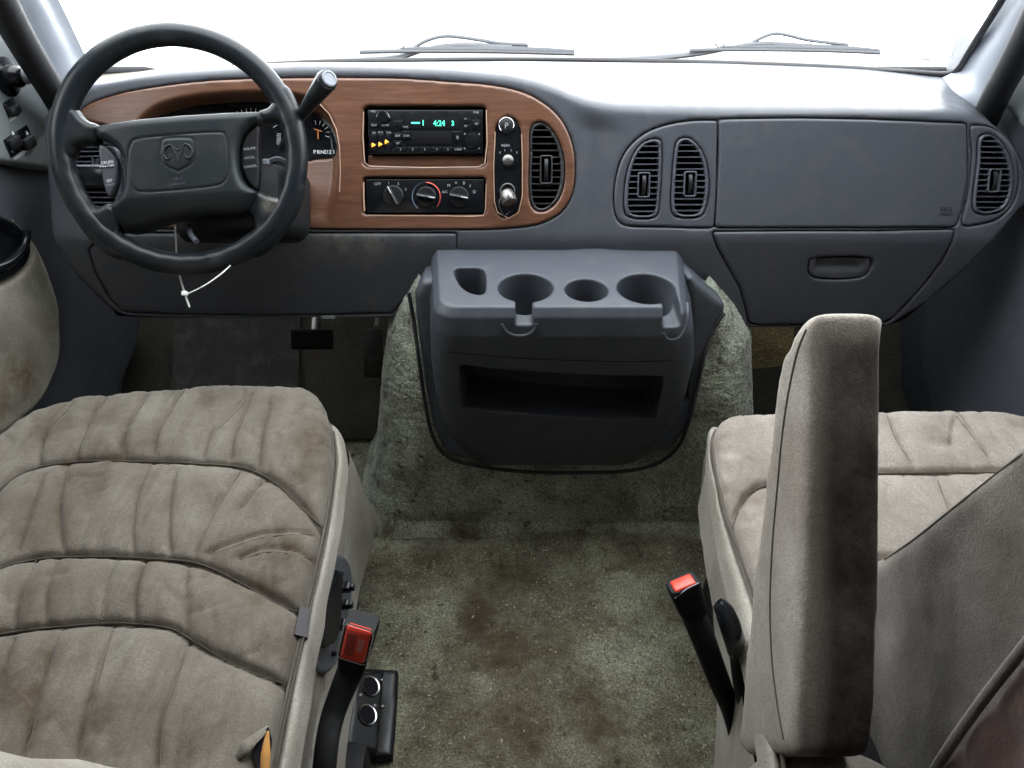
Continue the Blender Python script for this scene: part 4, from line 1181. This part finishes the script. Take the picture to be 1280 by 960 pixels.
# power seat control on the side of the seat
XF = Fr((-.190, 0, 0), (0, 1, 0), (-.12, 0, 1))
plt = smooth_poly([(418, 700), (424, 694), (432, 696), (438, 706), (441, 725), (439, 755), (433, 790), (425, 822), (415, 838), (405, 843), (397, 838), (393, 820), (396, 790), (404, 740)], 4)
cp = patch('control_plate', XF, plt, M['dash'], drv, cell=.0025, skirt=.012, r=.003)
XB = Fr((-.185, 0, 0), (0, 1, 0), (-.12, 0, 1))
patch('seat_control', XB, smooth_poly([(411, 716), (417, 713), (421, 722), (420, 745), (418, 775), (414, 800), (405, 808), (394, 810), (392, 790), (398, 750)], 4), M['gloss'], drv, cell=.0025, skirt=.012, r=.006, h=.010)
for x, y, w_ in ((428, 734, .007), (426, 756, .0055), (422, 781, .007)):
    a, b = XB.px(x, y)
    box('rocker_switch', XB, a - w_, b - .005, a + w_, b + .005, -.004, .011, M['gloss'], drv, bev=.002)
    box('switch_stem', XB, a - .004, b - .006, a + .004, b + .004, .009, .016, M['black'], drv, bev=.002)
for x, y in ((428, 717), (419, 817)):
    a, b = XB.px(x, y); disc('screw', XB, a, b, [.0035, .0032, .001], [-.004, .001, .002], M['black'], drv, 12)

# ================================================================== SEAT BELT BUCKLES
def buckle(label, A, B, sleeve, redface, group='seat belt buckles between the seats', rs=(.013, .012, .010)):
    t = thing('seat_belt_buckle', label, 'seat belt buckle', tuple(sleeve[-1]), group)
    A, B = np.array(A), np.array(B); v = A - B; L = np.linalg.norm(v); v /= L
    toc = CAM - (A + B) / 2; toc[0] *= .5; n = toc - v * (toc @ v); n /= np.linalg.norm(n)
    u = np.cross(v, n)
    fr = Fr(B, u, v)
    n_ = 10; rows = []
    for s_, w_, th in ((0, .0125, .010), (.15, .0155, .012), (.5, .0170, .013), (.85, .0180, .0135), (.96, .0175, .0135), (1.0, .0165, .0125)):
        e = rrect(-w_, -th, w_, th, .006, 4)
        rows.append([fr.at(a, s_ * L, b) for a, b in e])
    loft('buckle_case', rows, M['blackm'], t, closed=True, caps=True, auto=50, flip=True)
    if redface == 'front':
        box('release_button', fr, -.0135, L * .42, .0145, L * 1.02, .006, .0165, M['red'], t, bev=.004, seg=3)
        q = rrect(-.0158, L * .38, .0166, L * 1.05, .006, 4)
        tube('button_rim', [fr.at(a, b, .0128) for a, b in q], .0010, M['chrome'], t, seg=6, closed=True)
        box('button_hollow', fr, -.010, L * .52, .001, L * .94, .0155, .0168, plainred, t, bev=.001)
        text('print', 'PRESS', fr, .0068, L * .77, .008, M['dimwhite'], t, h=.0167, rot=rad(90))
    else:
        box('release_button', fr, -.013, L * .93, .013, L * 1.045, -.008, .0115, M['red'], t, bev=.003, seg=3)
        tube('button_rim', [fr.at(-.016, L * .90, .0128), fr.at(0, L * 1.01, .0132), fr.at(.016, L * 1.03, .0128)], .0007, M['trim'], t, seg=5)
    tube('sleeve', smooth_poly([B + v * .006] + [np.array(s_) for s_ in sleeve], 6, False), list(rs), M['blackm'], t, seg=14, flat=.62)
    return t
plainred = plain('deep_red_recess', (.30, .02, .012), .45)
buckle('black seat belt buckle with big red button beside the driver seat controls', W(453, 776, d=.80), W(439, 838, d=.84),
       [W(428, 862, d=.83), W(416, 895, d=.82), W(408, 935, d=.80), W(402, 1005, d=.78)], 'front', rs=(.0165, .0145, .0135, .0135))
buckle('black seat belt buckle showing only a red tip beside the passenger seat lever', W(853, 728, d=.84), W(868, 770, d=.86),
       [W(880, 800, d=.87), W(897, 845, d=.89), W(914, 890, d=.92), W(930, 960, d=.98)], 'top', rs=(.0180, .017, .0150, .013))

# floor power outlet box
OX = np.array([.62, 0, .78]); 
OF = Fr(W(462, 876, z=.075), (0, 1, 0), np.cross(OX / np.linalg.norm(OX), [0, 1, 0]))
ob = thing('floor_outlet_box', 'black metal outlet box with two ringed sockets on the carpet beside driver seat', 'outlet box', tuple(W(462, 876, z=0)))
patch('socket_plate', OF, [(447, 839), (481, 838), (478, 885), (473, 941), (432, 930), (440, 880)], M['black'], ob, cell=.004, skirt=.05, r=.003)
patch('base_flange', Fr((0, 0, .02), (1, 0, 0), (0, 1, 0)), [(440, 834), (497, 837), (494, 890), (490, 944), (425, 950)], M['black'], ob, cell=.005, skirt=.018, r=.003)
for x, y in ((462.5, 858), (458.5, 894)):
    a, b = OF.px(x, y)
    s_ = thing_part = disc('socket', OF, a, b, [.0125, .0150, .0152, .0132, .0126], [-.001, .0022, .003, .0026, -.001], M['chrome'], ob, 30)
    disc('socket_bore', OF, a, b, [.0128, .0128], [-.001, .0012], M['void'], ob, 24)
for x, y in ((469, 882), (451, 869), (479, 883), (478, 850)):
    a, b = OF.px(x, y); disc('screw', OF, a, b, [.0028, .0026, .001], [-.001, .0012, .002], M['steel'], ob, 12)
box('seat_track', Fr((0, 0, 0), (1, 0, 0), (0, 1, 0)), -.27, .25, -.20, .50, .0, .10, M['blackm'], ob, bev=.004)

# ================================================================== PASSENGER SEAT
psg = thing('passenger_seat', 'pinkish taupe velour passenger seat with its thick armrest standing up', 'car seat', (.6, .6, 0))
seamP = [(922, 518), (908, 520), (897, 529), (892, 545), (897, 582), (909, 635), (924, 676), (938, 715), (952, 760), (968, 850), (985, 960), (1000, 1080)]
silP = [(916, 519), (903, 520), (890, 530), (882, 552), (883, 600), (889, 652), (897, 705), (908, 755), (918, 800), (935, 880), (950, 990), (960, 1100)]
ptop = [(950, 748)] + seamP[:8][::-1] + [(1000, 514), (1100, 513), (1200, 513), (1262, 516), (1310, 530), (1345, 565), (1500, 700), (1500, 748)]
pbig = [[(916, 660), (926, 632), (945, 612), (990, 600), (1050, 594), (1105, 592), (1220, 591), (1330, 593), (1450, 610)],
        [(930, 760), (1000, 715), (1100, 700), (1300, 700)]]
psm = [[(1108, 518), (1120, 550), (1140, 580)], [(1195, 520), (1215, 545), (1235, 572)], [(1172, 600), (1186, 640)], [(1060, 520), (1070, 585)], [(990, 520), (985, 590)], [(1190, 530), (1186, 560)]]
pdirt = blobs(SC, [(1160, 553, .03, .55), (925, 560, .05, .5), (1010, 560, .05, .4), (930, 620, .03, .5)])
GP = grooves(SC, pbig, psm)
pcush = patch('cushion', SC, np.array(ptop), M['seatp'], psg, cell=.0034, skirt=.13, r=.026, hfun=GP, dirt=crease_shade_grime(GP, pdirt, .35))
side('side_bolster', seamP[1:], silP[1:], M['vinyl'], psg, sgn=-1)
seam_tube('piping', seamP[2:], .407, .0022, M['seam'], psg)
rows = []
for (a, b), (c, d_) in zip(smooth_poly([(905, 530), (884, 560), (886, 640), (900, 720), (915, 800), (935, 890), (950, 1000)], 5, False), smooth_poly([(900, 600), (892, 660), (890, 720), (900, 790), (903, 850), (896, 950), (890, 1060)], 5, False)):
    p = W(a, b, z=.30); q = W(c, d_, z=.06)
    p[0] = max(p[0], .262)
    rows.append([p + (q - p) * t + np.array([-.010 * math.sin(t * math.pi) + .004 * math.sin(t * 7 + p[1] * 25), 0, 0]) for t in np.linspace(0, 1, 8)])
loft('skirt', rows, M['vinyl'], psg)
box('pedestal', P3, .33, .28, .80, .80, .0, .30, M['blackm'], psg, bev=.01)

# backrest seen from its inner side
BX = Fr((.405, 0, 0), (0, -1, 0), (0, 0, 1))
bside = np.array([(1096, 692), (1130, 665), (1180, 625), (1230, 583), (1282, 540), (1340, 490), (1420, 410), (1700, 150), (2300, 700), (1400, 1300), (1180, 1250), (1040, 1150), (1000, 1000), (1005, 850), (1040, 735), (1080, 702)])
bks = patch('backrest', BX, bside, M['seatback'], psg, cell=.005, skirt=.44, r=.022, hfun=lambda u, v: .005 * fbm(u * 9, v * 9, 3.1, 3), dirt=blobs(BX, [(1190, 730, .02, .7), (1250, 700, .05, .4), (1170, 870, .05, .35)]))
hb_ = make_hit(bks, -.0003)
stitch('piping', hb_, [(1106, 700), (1146, 672), (1194, 634), (1244, 594), (1278, 568)], .0014, M['seam'], psg)
hp_ = make_hit(pcush, -.0002)
for l in pbig[:1]: stitch('quilting_seam', hp_, l, .0011, M['seam'], psg)
for l in psm[:3]: stitch('pleat_seam', hp_, l, .0006, M['seam'], psg)
BR = Fr((.392, 0, 0), (0, -1, 0), (0, 0, 1))
patch('back_cover', BR, np.array([(1168, 965), (1200, 918), (1240, 863), (1283, 808), (1340, 735), (1450, 620), (1700, 700), (1500, 1300), (1200, 1200), (1150, 1010)]), M['brown'], psg, cell=.004, skirt=.46, r=.012,
      hfun=lambda u, v: .006 * fbm(u * 14, v * 14, 6.1, 3))
tube('back_cover_piping', smooth_poly([W(a, b, X=.388) for a, b in ((1160, 975), (1196, 920), (1236, 865), (1280, 809), (1335, 740))], 5, False), .0045, M['seatback'], psg, seg=8)
# lower fabric below the armrest
tube('lower_fold', smooth_poly([W(935, 1000, d=.76), W(975, 978, d=.74), W(1010, 980, d=.73), W(1060, 986, d=.72), W(1100, 1000, d=.72)], 5, False), [.018, .03, .035, .03], M['vinyl'], psg, seg=14)

# armrest standing up: thick padded wedge
st = [(392, 1026, 1084, 1028, .05, .02), (397, 1015, 1096, 1012, .05, .02), (407, 1009, 1102, 1000, .05, .02), (425, 1008, 1104, 985, .06, .02), (480, 1010, 1105, 967, .075, .02), (600, 1008, 1104, 955, .10, .02), (700, 1004, 1103, 942, .125, .02),
      (800, 1000, 1100, 932, .15, .02), (880, 996, 1097, 925, .165, .02), (930, 994, 1092, 922, .17, .02), (946, 1000, 1086, 935, .165, .02)]
rows = []
for y, xl, xr, xf, th, _ in st:
    dn = .665
    nl, nr = W(xl, y, d=dn), W(xr, y, d=dn)
    fx = nl[0] - .012
    df = max(dn + .025, fx * FPX / (xf - 640))
    fl = W(xf, y, d=df); frr = fl + np.array([nr[0] - nl[0] + .012, 0, 0])
    rows.append([nl, nr, frr, fl])
R_ = np.array(rows)
rows = np.stack([smooth_poly(R_[:, k], 6, False) for k in range(4)], 1)
arm = loft('armrest', rows, M['arm'], psg, closed=True, caps=True, smooth=False)
bm = bmesh.new(); bm.from_mesh(arm.data); bmesh.ops.recalc_face_normals(bm, faces=bm.faces)
bm.to_mesh(arm.data); bm.free()
solidify(arm, [], .0034, 36)
av = np.array([v.co[:] for v in arm.data.vertices]) + origin_of(arm)
an = np.array([v.normal[:] for v in arm.data.vertices])
xl_ = W(1015, 600, d=.665)[0]
q = av - CAM; dpt = q @ FW; pyv = 480 - FPX * (q @ UP) / dpt
dd_ = sstep(av[:, 0], xl_ - .002, xl_ + .022) * sstep(pyv, 404, 440) * .95 + .25 * sstep(pyv, 850, 940)  # shade on the armrest's near face and foot, painted in as a gradient
dd_ *= np.clip(1 + .25 * fbm(av[:, 0] * 30, av[:, 2] * 16, av[:, 1] * 16), .6, 1.2)
at_ = arm.data.attributes.new('dirt', 'FLOAT', 'POINT'); at_.data.foreach_set('value', np.clip(dd_, 0, 1).astype(np.float32))
sl = [(1008, 412), (997, 440), (986, 490), (978, 545), (972, 610), (966, 680), (963, 750), (965, 820), (972, 880), (980, 925)]
stitch('armrest_seam', arm, sl, .0013, M['seam'], psg, lift=-.0003)
# recline lever
lv = [(899, 752), (908, 768), (915, 790), (922, 812)]
tube('recline_lever', smooth_poly([W(897, 754, d=.80), W(906, 766, d=.80), W(914, 786, d=.80), W(920, 806, d=.81), W(922, 816, d=.82)], 5, False), [.008, .0135, .0150, .0150, .010], M['gloss'], psg, seg=16, flat=.55)
tube('lever_arm', smooth_poly([W(918, 812, d=.83), W(923, 850, d=.86), (W(933, 900, d=.90)), W(944, 980, d=.95)], 5, False), [.006, .007, .007, .009], M['blackm'], psg, seg=10)

# ================================================================== DOORS
dl = thing('driver_door', 'grey door with cream fabric insert and window switches at far left', 'door', (-.84, 1.0, 0))
DL = Fr((-.835, 0, 0), (0, 1, 0), (0, 0, 1))
def door_h(u, v): return .008 * np.exp(-((v - (.60 - .10 * (u - 1.2))) / .05) ** 2) * sstep(u, 1.36, 1.0)
patch('door_panel', DL, smooth_poly([(-300, 40), (-120, 55), (-40, 70), (8, 84), (32, 106), (55, 150), (75, 206), (118, 268), (150, 325), (177, 388), (170, 440), (153, 500), (140, 700), (-100, 1000), (-600, 1200), (-900, 600), (-600, 100)], 4), M['doorp'], dl, cell=.008, skirt=.05, r=.012, hfun=door_h)
DS = Fr((-.820, 0, 0), (0, 1, 0), (0, 0, 1))
patch('switch_panel', DS, smooth_poly([(-260, -160), (-120, -90), (-40, -20), (0, 28), (14, 46), (42, 84), (70, 122), (79, 165), (76, 206), (66, 213), (40, 211), (0, 204), (-60, 200), (-160, 200)], 4), M['doorsw'], dl, cell=.004, skirt=.03, r=.008, h=.012)
DSf = Fr((-.808, 0, 0), (0, 1, 0), (0, 0, 1))
def bpx(nm, x0, y0, x1, y1, h0, h1, mat, par, bev=.003, fr=DSf):
    a, b = fr.px((x0 + x1) / 2, y0), fr.px((x0 + x1) / 2, y1); c, d_ = fr.px(x0, (y0 + y1) / 2), fr.px(x1, (y0 + y1) / 2)
    return box(nm, fr, c[0], b[1], d_[0], a[1], h0, h1, M[mat], par, bev=bev)
w1 = bpx('window_switch_well', 5, 122, 23, 150, -.006, .002, 'gloss', dl)
bpx('window_switch', 7, 131, 21, 145, .0, .010, 'black', w1)
w2 = bpx('window_switch_well', 4, 162, 42, 192, -.006, .002, 'gloss', dl)
bpx('window_switch', 7, 170, 22, 187, .0, .010, 'black', w2); bpx('window_switch', 25, 170, 40, 187, .0, .010, 'black', w2)
for x in (14, 32):
    a, b = DSf.px(x, 166); mk('arrow', [DSf.at(a - .004, b - .003, .0026), DSf.at(a + .004, b - .003, .0026), DSf.at(a, b + .004, .0026)], [(0, 1, 2)], M['white'], w2, smooth=False)
    a, b = DSf.px(x, 189.5); mk('arrow', [DSf.at(a - .004, b + .003, .0026), DSf.at(a, b - .003, .0026), DSf.at(a + .004, b + .003, .0026)], [(0, 1, 2)], M['dimwhite'], w2, smooth=False)
a, b = DSf.px(14, 147.5); text('print', 'LOCK', DSf, a, b, .007, M['white'], w1, h=.0028)
a, b = DSf.px(24, 193.5); text('print', 'WINDOW', DSf, a, b, .007, M['white'], dl, h=.003, sx=1.3)
a, b = DSf.px(8, 96)
disc('mirror_knob', DSf, a, b, [.030, .030, .018, .016, .012], [-.006, .003, .006, .022, .026], M['gloss'], dl, 28)
a, b = DSf.px(13, 94)
disc('knob_cap', DSf, a, b, [.014, .014, .010], [.0, .026, .032], M['trim'], dl, 24)
a, b = DSf.px(24, 68); disc('screw_cover', DSf, a, b, [.006, .005], [-.02, .004], M['void'], dl, 14)

DI = Fr((-.822, 0, 0), (0, 1, 0), (0, 0, 1))
pocket = smooth_poly([(-50, 262), (-20, 264), (5, 269), (24, 281), (36, 298), (39, 316), (32, 333), (16, 347), (-5, 356), (-40, 362)], 4)
ins_ = smooth_poly([(-200, 240), (-60, 250), (0, 261), (24, 274), (46, 302), (64, 343), (76, 390), (78, 440), (66, 480), (32, 524), (0, 548), (-60, 585), (-200, 640)], 4)
patch('fabric_insert', DI, ins_, M['doorfab'], dl, holes=[pocket], cell=.005, skirt=.02, r=.012, hfun=lambda u, v: .004 * fbm(u * 10, v * 10, 2, 3), dirt=blobs(DI, [(25, 475, .05, 1.0), (5, 500, .05, .9), (0, 440, .04, .5), (30, 440, .03, .5)]))
pk_ = patch('door_handle_pocket', DI, pocket, M['gloss'], dl, cell=.004, skirt=.01, r=.012, h=.004, hfun=lambda u, v: -.012 * sstep(seg_dist(np.stack([u, v], 1), [DI.pxs(pocket)])[0], .006, .03))
tube('door_handle', smooth_poly([DI.at(*DI.px(x, y), .004) for x, y in ((30, 288), (28, 305), (16, 322), (0, 333), (-30, 342))], 5, False), .007, M['gloss'], pk_, seg=10)
box('door_upper_frame', DL, .0, 1.33, 1.1, 1.5, -.06, .0, M['headliner'], dl, bev=.01)

dr_ = thing('passenger_door', 'dark slate passenger door and kick trim at far right', 'door', (.86, 1.0, 0))
DRf = Fr((.865, 0, 0), (0, -1, 0), (0, 0, 1))
patch('door_panel', DRf, smooth_poly([(1234, 126), (1254, 96), (1278, 50), (1330, -30), (1500, -100), (1900, -60), (2400, 500), (1900, 1200), (1400, 900), (1240, 650), (1180, 560), (1152, 480), (1150, 400), (1190, 240)], 4), M['doorp'], dr_, cell=.010, skirt=.05, r=.012)
patch('window_sill_trim', Fr((.85, 0, 0), (0, -1, 0), (0, 0, 1)), smooth_poly([(1244, 122), (1262, 92), (1284, 50), (1340, -20), (1500, 20), (1400, 200), (1310, 215), (1275, 160)], 3), M['doorsw'], dr_, cell=.008, skirt=.02, r=.010)
box('door_upper_frame', DRf, -1.1, 1.33, .0, 1.5, -.06, .0, M['headliner'], dr_, bev=.01)

# side glass of the doors
def side_glass(x, par):
    mk('window_pane', [(x, .18, .80), (x, 1.30, .80), (x, .85, 1.34), (x, .18, 1.34)], [(0, 1, 2, 3)], M['glass'], par, smooth=False)
side_glass(-.87, dl); side_glass(.90, dr_)

# ================================================================== WINDSCREEN, PILLARS
ws = thing('windshield', 'wide clear windshield glass with black rubber seal above the dashboard', 'windshield', (0, 1.5, .73))
ang = rad(40)
yb = lambda x: np.interp(x, [-.9, -.75, -.3, 0, .3, .8, .95], [1.42, 1.47, 1.53, 1.54, 1.53, 1.46, 1.40])
zb = .715
rows = []
for t in np.linspace(0, 1, 10):
    rows.append([(x * (1 - .10 * t), yb(x) - t * .68, zb + t * .70) for x in np.linspace(-.88, .93, 40)])
loft('glass_pane', rows, M['glass'], ws)
seal = [(36, -30), (55, 2), (75, 36), (98, 78), (112, 98), (126, 106), (170, 100), (250, 88), (380, 79), (500, 76.5), (640, 75.5), (800, 77), (900, 79.5), (1000, 83), (1080, 87), (1150, 92), (1182, 93), (1198, 86), (1212, 64), (1230, 35), (1250, 3), (1268, -30)]
yS = [1.22, 1.28, 1.34, 1.42, 1.45, 1.46, 1.47, 1.50, 1.52, 1.53, 1.53, 1.53, 1.52, 1.50, 1.48, 1.46, 1.45, 1.43, 1.39, 1.33, 1.27, 1.21]
sp_ = smooth_poly([W(a, b, Y=y - .005) for (a, b), y in zip(seal, yS)], 5, False)
tube('rubber_seal', sp_, .0062, M['rubber'], ws, seg=8)
tb = W(1157, 74, Y=1.45)
box('inspection_tab', Fr(tb, (1, 0, 0), (0, -.6, .8)), -.008, -.003, .008, .003, -.001, .001, M['dimwhite'], ws, bev=0)

def pillar(name, label, inner, outer, yi, X, sgn):
    a = smooth_poly(inner, 4, False); b = smooth_poly(outer, 4, False); y_ = np.interp(np.linspace(0, 1, len(a)), np.linspace(0, 1, len(yi)), yi)
    rows = []
    for (p, q), (r_, s_), y in zip(a, b, y_):
        A = W(p, q, Y=y); B = W(r_, s_, Y=y - .10)
        mid = (A + B) / 2 + np.array([-.012 * sgn, -.022, .008])
        rows.append(smooth_poly([A + np.array([0, .03, 0]), A, .5 * (A + mid) + np.array([-.004 * sgn, -.008, .002]), mid, .5 * (B + mid) + np.array([0, -.008, 0]), B, B + np.array([.02 * sgn, .05, 0])], 4, False))
    o = loft(name, rows, M['trim'], None, flip=(sgn > 0))
    return tag(o, label, 'pillar')
pillar('windshield_pillar', 'pale grey left windshield pillar trim beside the steering wheel', [(36, -45), (55, -8), (76, 32), (96, 72), (112, 99), (140, 116)], [(0, -50), (18, -12), (36, 30), (58, 75), (80, 120), (100, 150)], [1.19, 1.25, 1.32, 1.38, 1.42, 1.43], -.83, -1)
pillar('windshield_pillar', 'pale grey right windshield pillar trim above the passenger end of dashboard', [(1286, -40), (1266, -6), (1244, 33), (1223, 68), (1207, 92), (1180, 106)], [(1318, -30), (1296, 5), (1278, 42), (1258, 82), (1238, 122), (1226, 150)], [1.19, 1.25, 1.31, 1.36, 1.40, 1.41], .86, 1)
sl_ = smooth_poly([W(a, b, Y=y) for (a, b), y in (((-30, -60), 1.02), ((-4, -8), 1.10), ((22, 42), 1.17), ((48, 86), 1.23), ((74, 128), 1.28), ((86, 155), 1.30))], 4, False)
tag(tube('door_seal', sl_, .022, M['rubber'], seg=12), 'black rubber door seal beside the left pillar trim', 'seal', 'door seals')
sr_ = smooth_poly([W(a, b, Y=y) for (a, b), y in (((1330, -50), 1.04), ((1306, 0), 1.12), ((1284, 45), 1.19), ((1262, 88), 1.25), ((1244, 122), 1.29), ((1232, 150), 1.31))], 4, False)
tag(tube('door_seal', sr_, .022, M['rubber'], seg=12), 'black rubber door seal beside the right pillar trim', 'seal', 'door seals')

# bonnet edge outside
hood = struct(loft('hood', [[(x, y, z - .03 * (x / .9) ** 2) for x in np.linspace(-.95, 1.0, 20)] for y, z in ((1.56, .705), (1.66, .715), (1.75, .70), (2.3, .60), (2.6, .40), (2.65, 0.0))], M['tan'], flip=True))

# ------------------------------------------------------------------ wipers
def wiper(label, blade, arm_, hump_, Y):
    t = thing('windshield_wiper', label, 'wiper', tuple(W(*blade[0], Y=Y)), 'windshield wipers')
    bl_ = smooth_poly([W(a, b, Y=Y) for a, b in blade], 4, False)
    tube('blade_rubber', bl_, .0040, M['wiper'], t, seg=6)
    tube('blade_frame', smooth_poly([W(a, b - 3.5, Y=Y + .004) for a, b in blade[1:]], 4, False), [.002, .0055, .0065, .0055, .002], M['wiper'], t, seg=6)
    tube('wiper_arm', smooth_poly([W(a, b, Y=Y + .008) for a, b in arm_], 4, False), [.009, .010, .009, .007, .006], M['wiper'], t, seg=8, flat=.6)
    tube('washer_hose', smooth_poly([W(a, b, Y=Y + .01) for a, b in hump_], 5, False), .0036, M['wiper'], t, seg=6)
    n = len(blade)
    for k in range(1, n - 1):
        a, b = blade[k]
        tube('claw', [W(a - 6, b - 7, Y=Y + .006), W(a, b - 1, Y=Y), W(a + 6, b - 7, Y=Y + .006)], .0016, M['wiper'], t, seg=5)
    return t
wiper('left wiper resting behind the glass between steering wheel and radio', [(450, 65), (500, 64), (560, 64), (620, 64.5), (680, 66), (718, 67)], [(380, 79), (440, 76), (495, 72), (530, 62), (570, 56), (640, 58)],
      [(515, 61), (535, 50), (560, 45), (600, 50), (625, 54), (660, 56)], 1.60)
wiper('right wiper resting behind the glass above the passenger airbag panel', [(862, 63), (900, 62), (950, 62), (1000, 62.5), (1060, 64), (1100, 66)], [(768, 75), (820, 72), (870, 67), (910, 60), (950, 54), (1015, 57)],
      [(930, 60), (950, 48), (968, 42), (985, 44), (1010, 50), (1060, 56)], 1.60)

# ------------------------------------------------------------------ pedals, floor mat
pd = thing('brake_pedal', 'dim black brake pedal in the shade under the dashboard', 'pedal', tuple(W(390, 425, Y=1.30)))
PF_ = Fr(W(390, 424, Y=1.30), (1, 0, 0), (0, .5, .85))
box('pedal_pad', PF_, -.045, -.022, .045, .022, -.008, .006, M['black'], pd, bev=.004)
for k in range(4): box('pad_rib', PF_, -.040, -.016 + k * .0095, .040, -.012 + k * .0095, .005, .008, M['blackm'], pd, bev=0)
tube('pedal_arm', [W(392, 415, Y=1.31), W(395, 380, Y=1.38)], .008, M['steel'], pd, seg=8)
pa = thing('accelerator_pedal', 'narrow upright accelerator pedal beside the engine hump', 'pedal', tuple(W(466, 440, Y=1.30)))
PA = Fr(W(466, 440, Y=1.30), (1, 0, 0), (.12, .55, .8))
box('pedal_pad', PA, -.020, -.055, .022, .05, -.008, .004, M['mat'], pa, bev=.004)
tube('pedal_arm', [W(470, 410, Y=1.32), W(474, 385, Y=1.40)], .006, M['steel'], pa, seg=8)
fm = mk('floor_mat', np.concatenate([[(x, y, z + .012) for x in (-.78, -.74, -.60, -.50, -.49)] for y, z in ((.85, .004), (1.22, .014), (1.34, .064), (1.46, .20), (1.50, .27))]),
        [(i * 5 + j, i * 5 + j + 1, i * 5 + j + 6, i * 5 + j + 5) for i in range(4) for j in range(4)], M['mat'])
tag(fm, 'dark rubber floor mat in the driver footwell', 'floor mat')

# ------------------------------------------------------------------ grit and lint on the carpet
rng = np.random.RandomState(3)
V = []; F = []
for k in range(150):
    px_, py_ = rng.uniform(450, 900), rng.uniform(640, 955)
    p = W(px_, py_, z=.0); s_ = rng.uniform(.0006, .0019)
    p[2] = float(floor_h(np.array([p[0]]), np.array([p[1]]))[0]) + s_ * .8
    a = rng.uniform(0, 6.28); e_ = rng.uniform(1, 2.6); n0 = len(V)
    ux, uy = np.array([math.cos(a), math.sin(a), 0]), np.array([-math.sin(a), math.cos(a), 0])
    for q_ in (ux * s_ * e_, uy * s_, -ux * s_ * e_, -uy * s_, np.array([0, 0, s_]), np.array([0, 0, -s_])): V.append(p + q_)
    for t_ in ((0, 1, 4), (1, 2, 4), (2, 3, 4), (3, 0, 4), (1, 0, 5), (2, 1, 5), (3, 2, 5), (0, 3, 5)): F.append([n0 + t for t in t_])
tag(mk('carpet_grit', V, F, M['crumb'], None, smooth=False), 'pale grit and lint scattered over the soiled floor carpet', 'grit', kind='stuff')
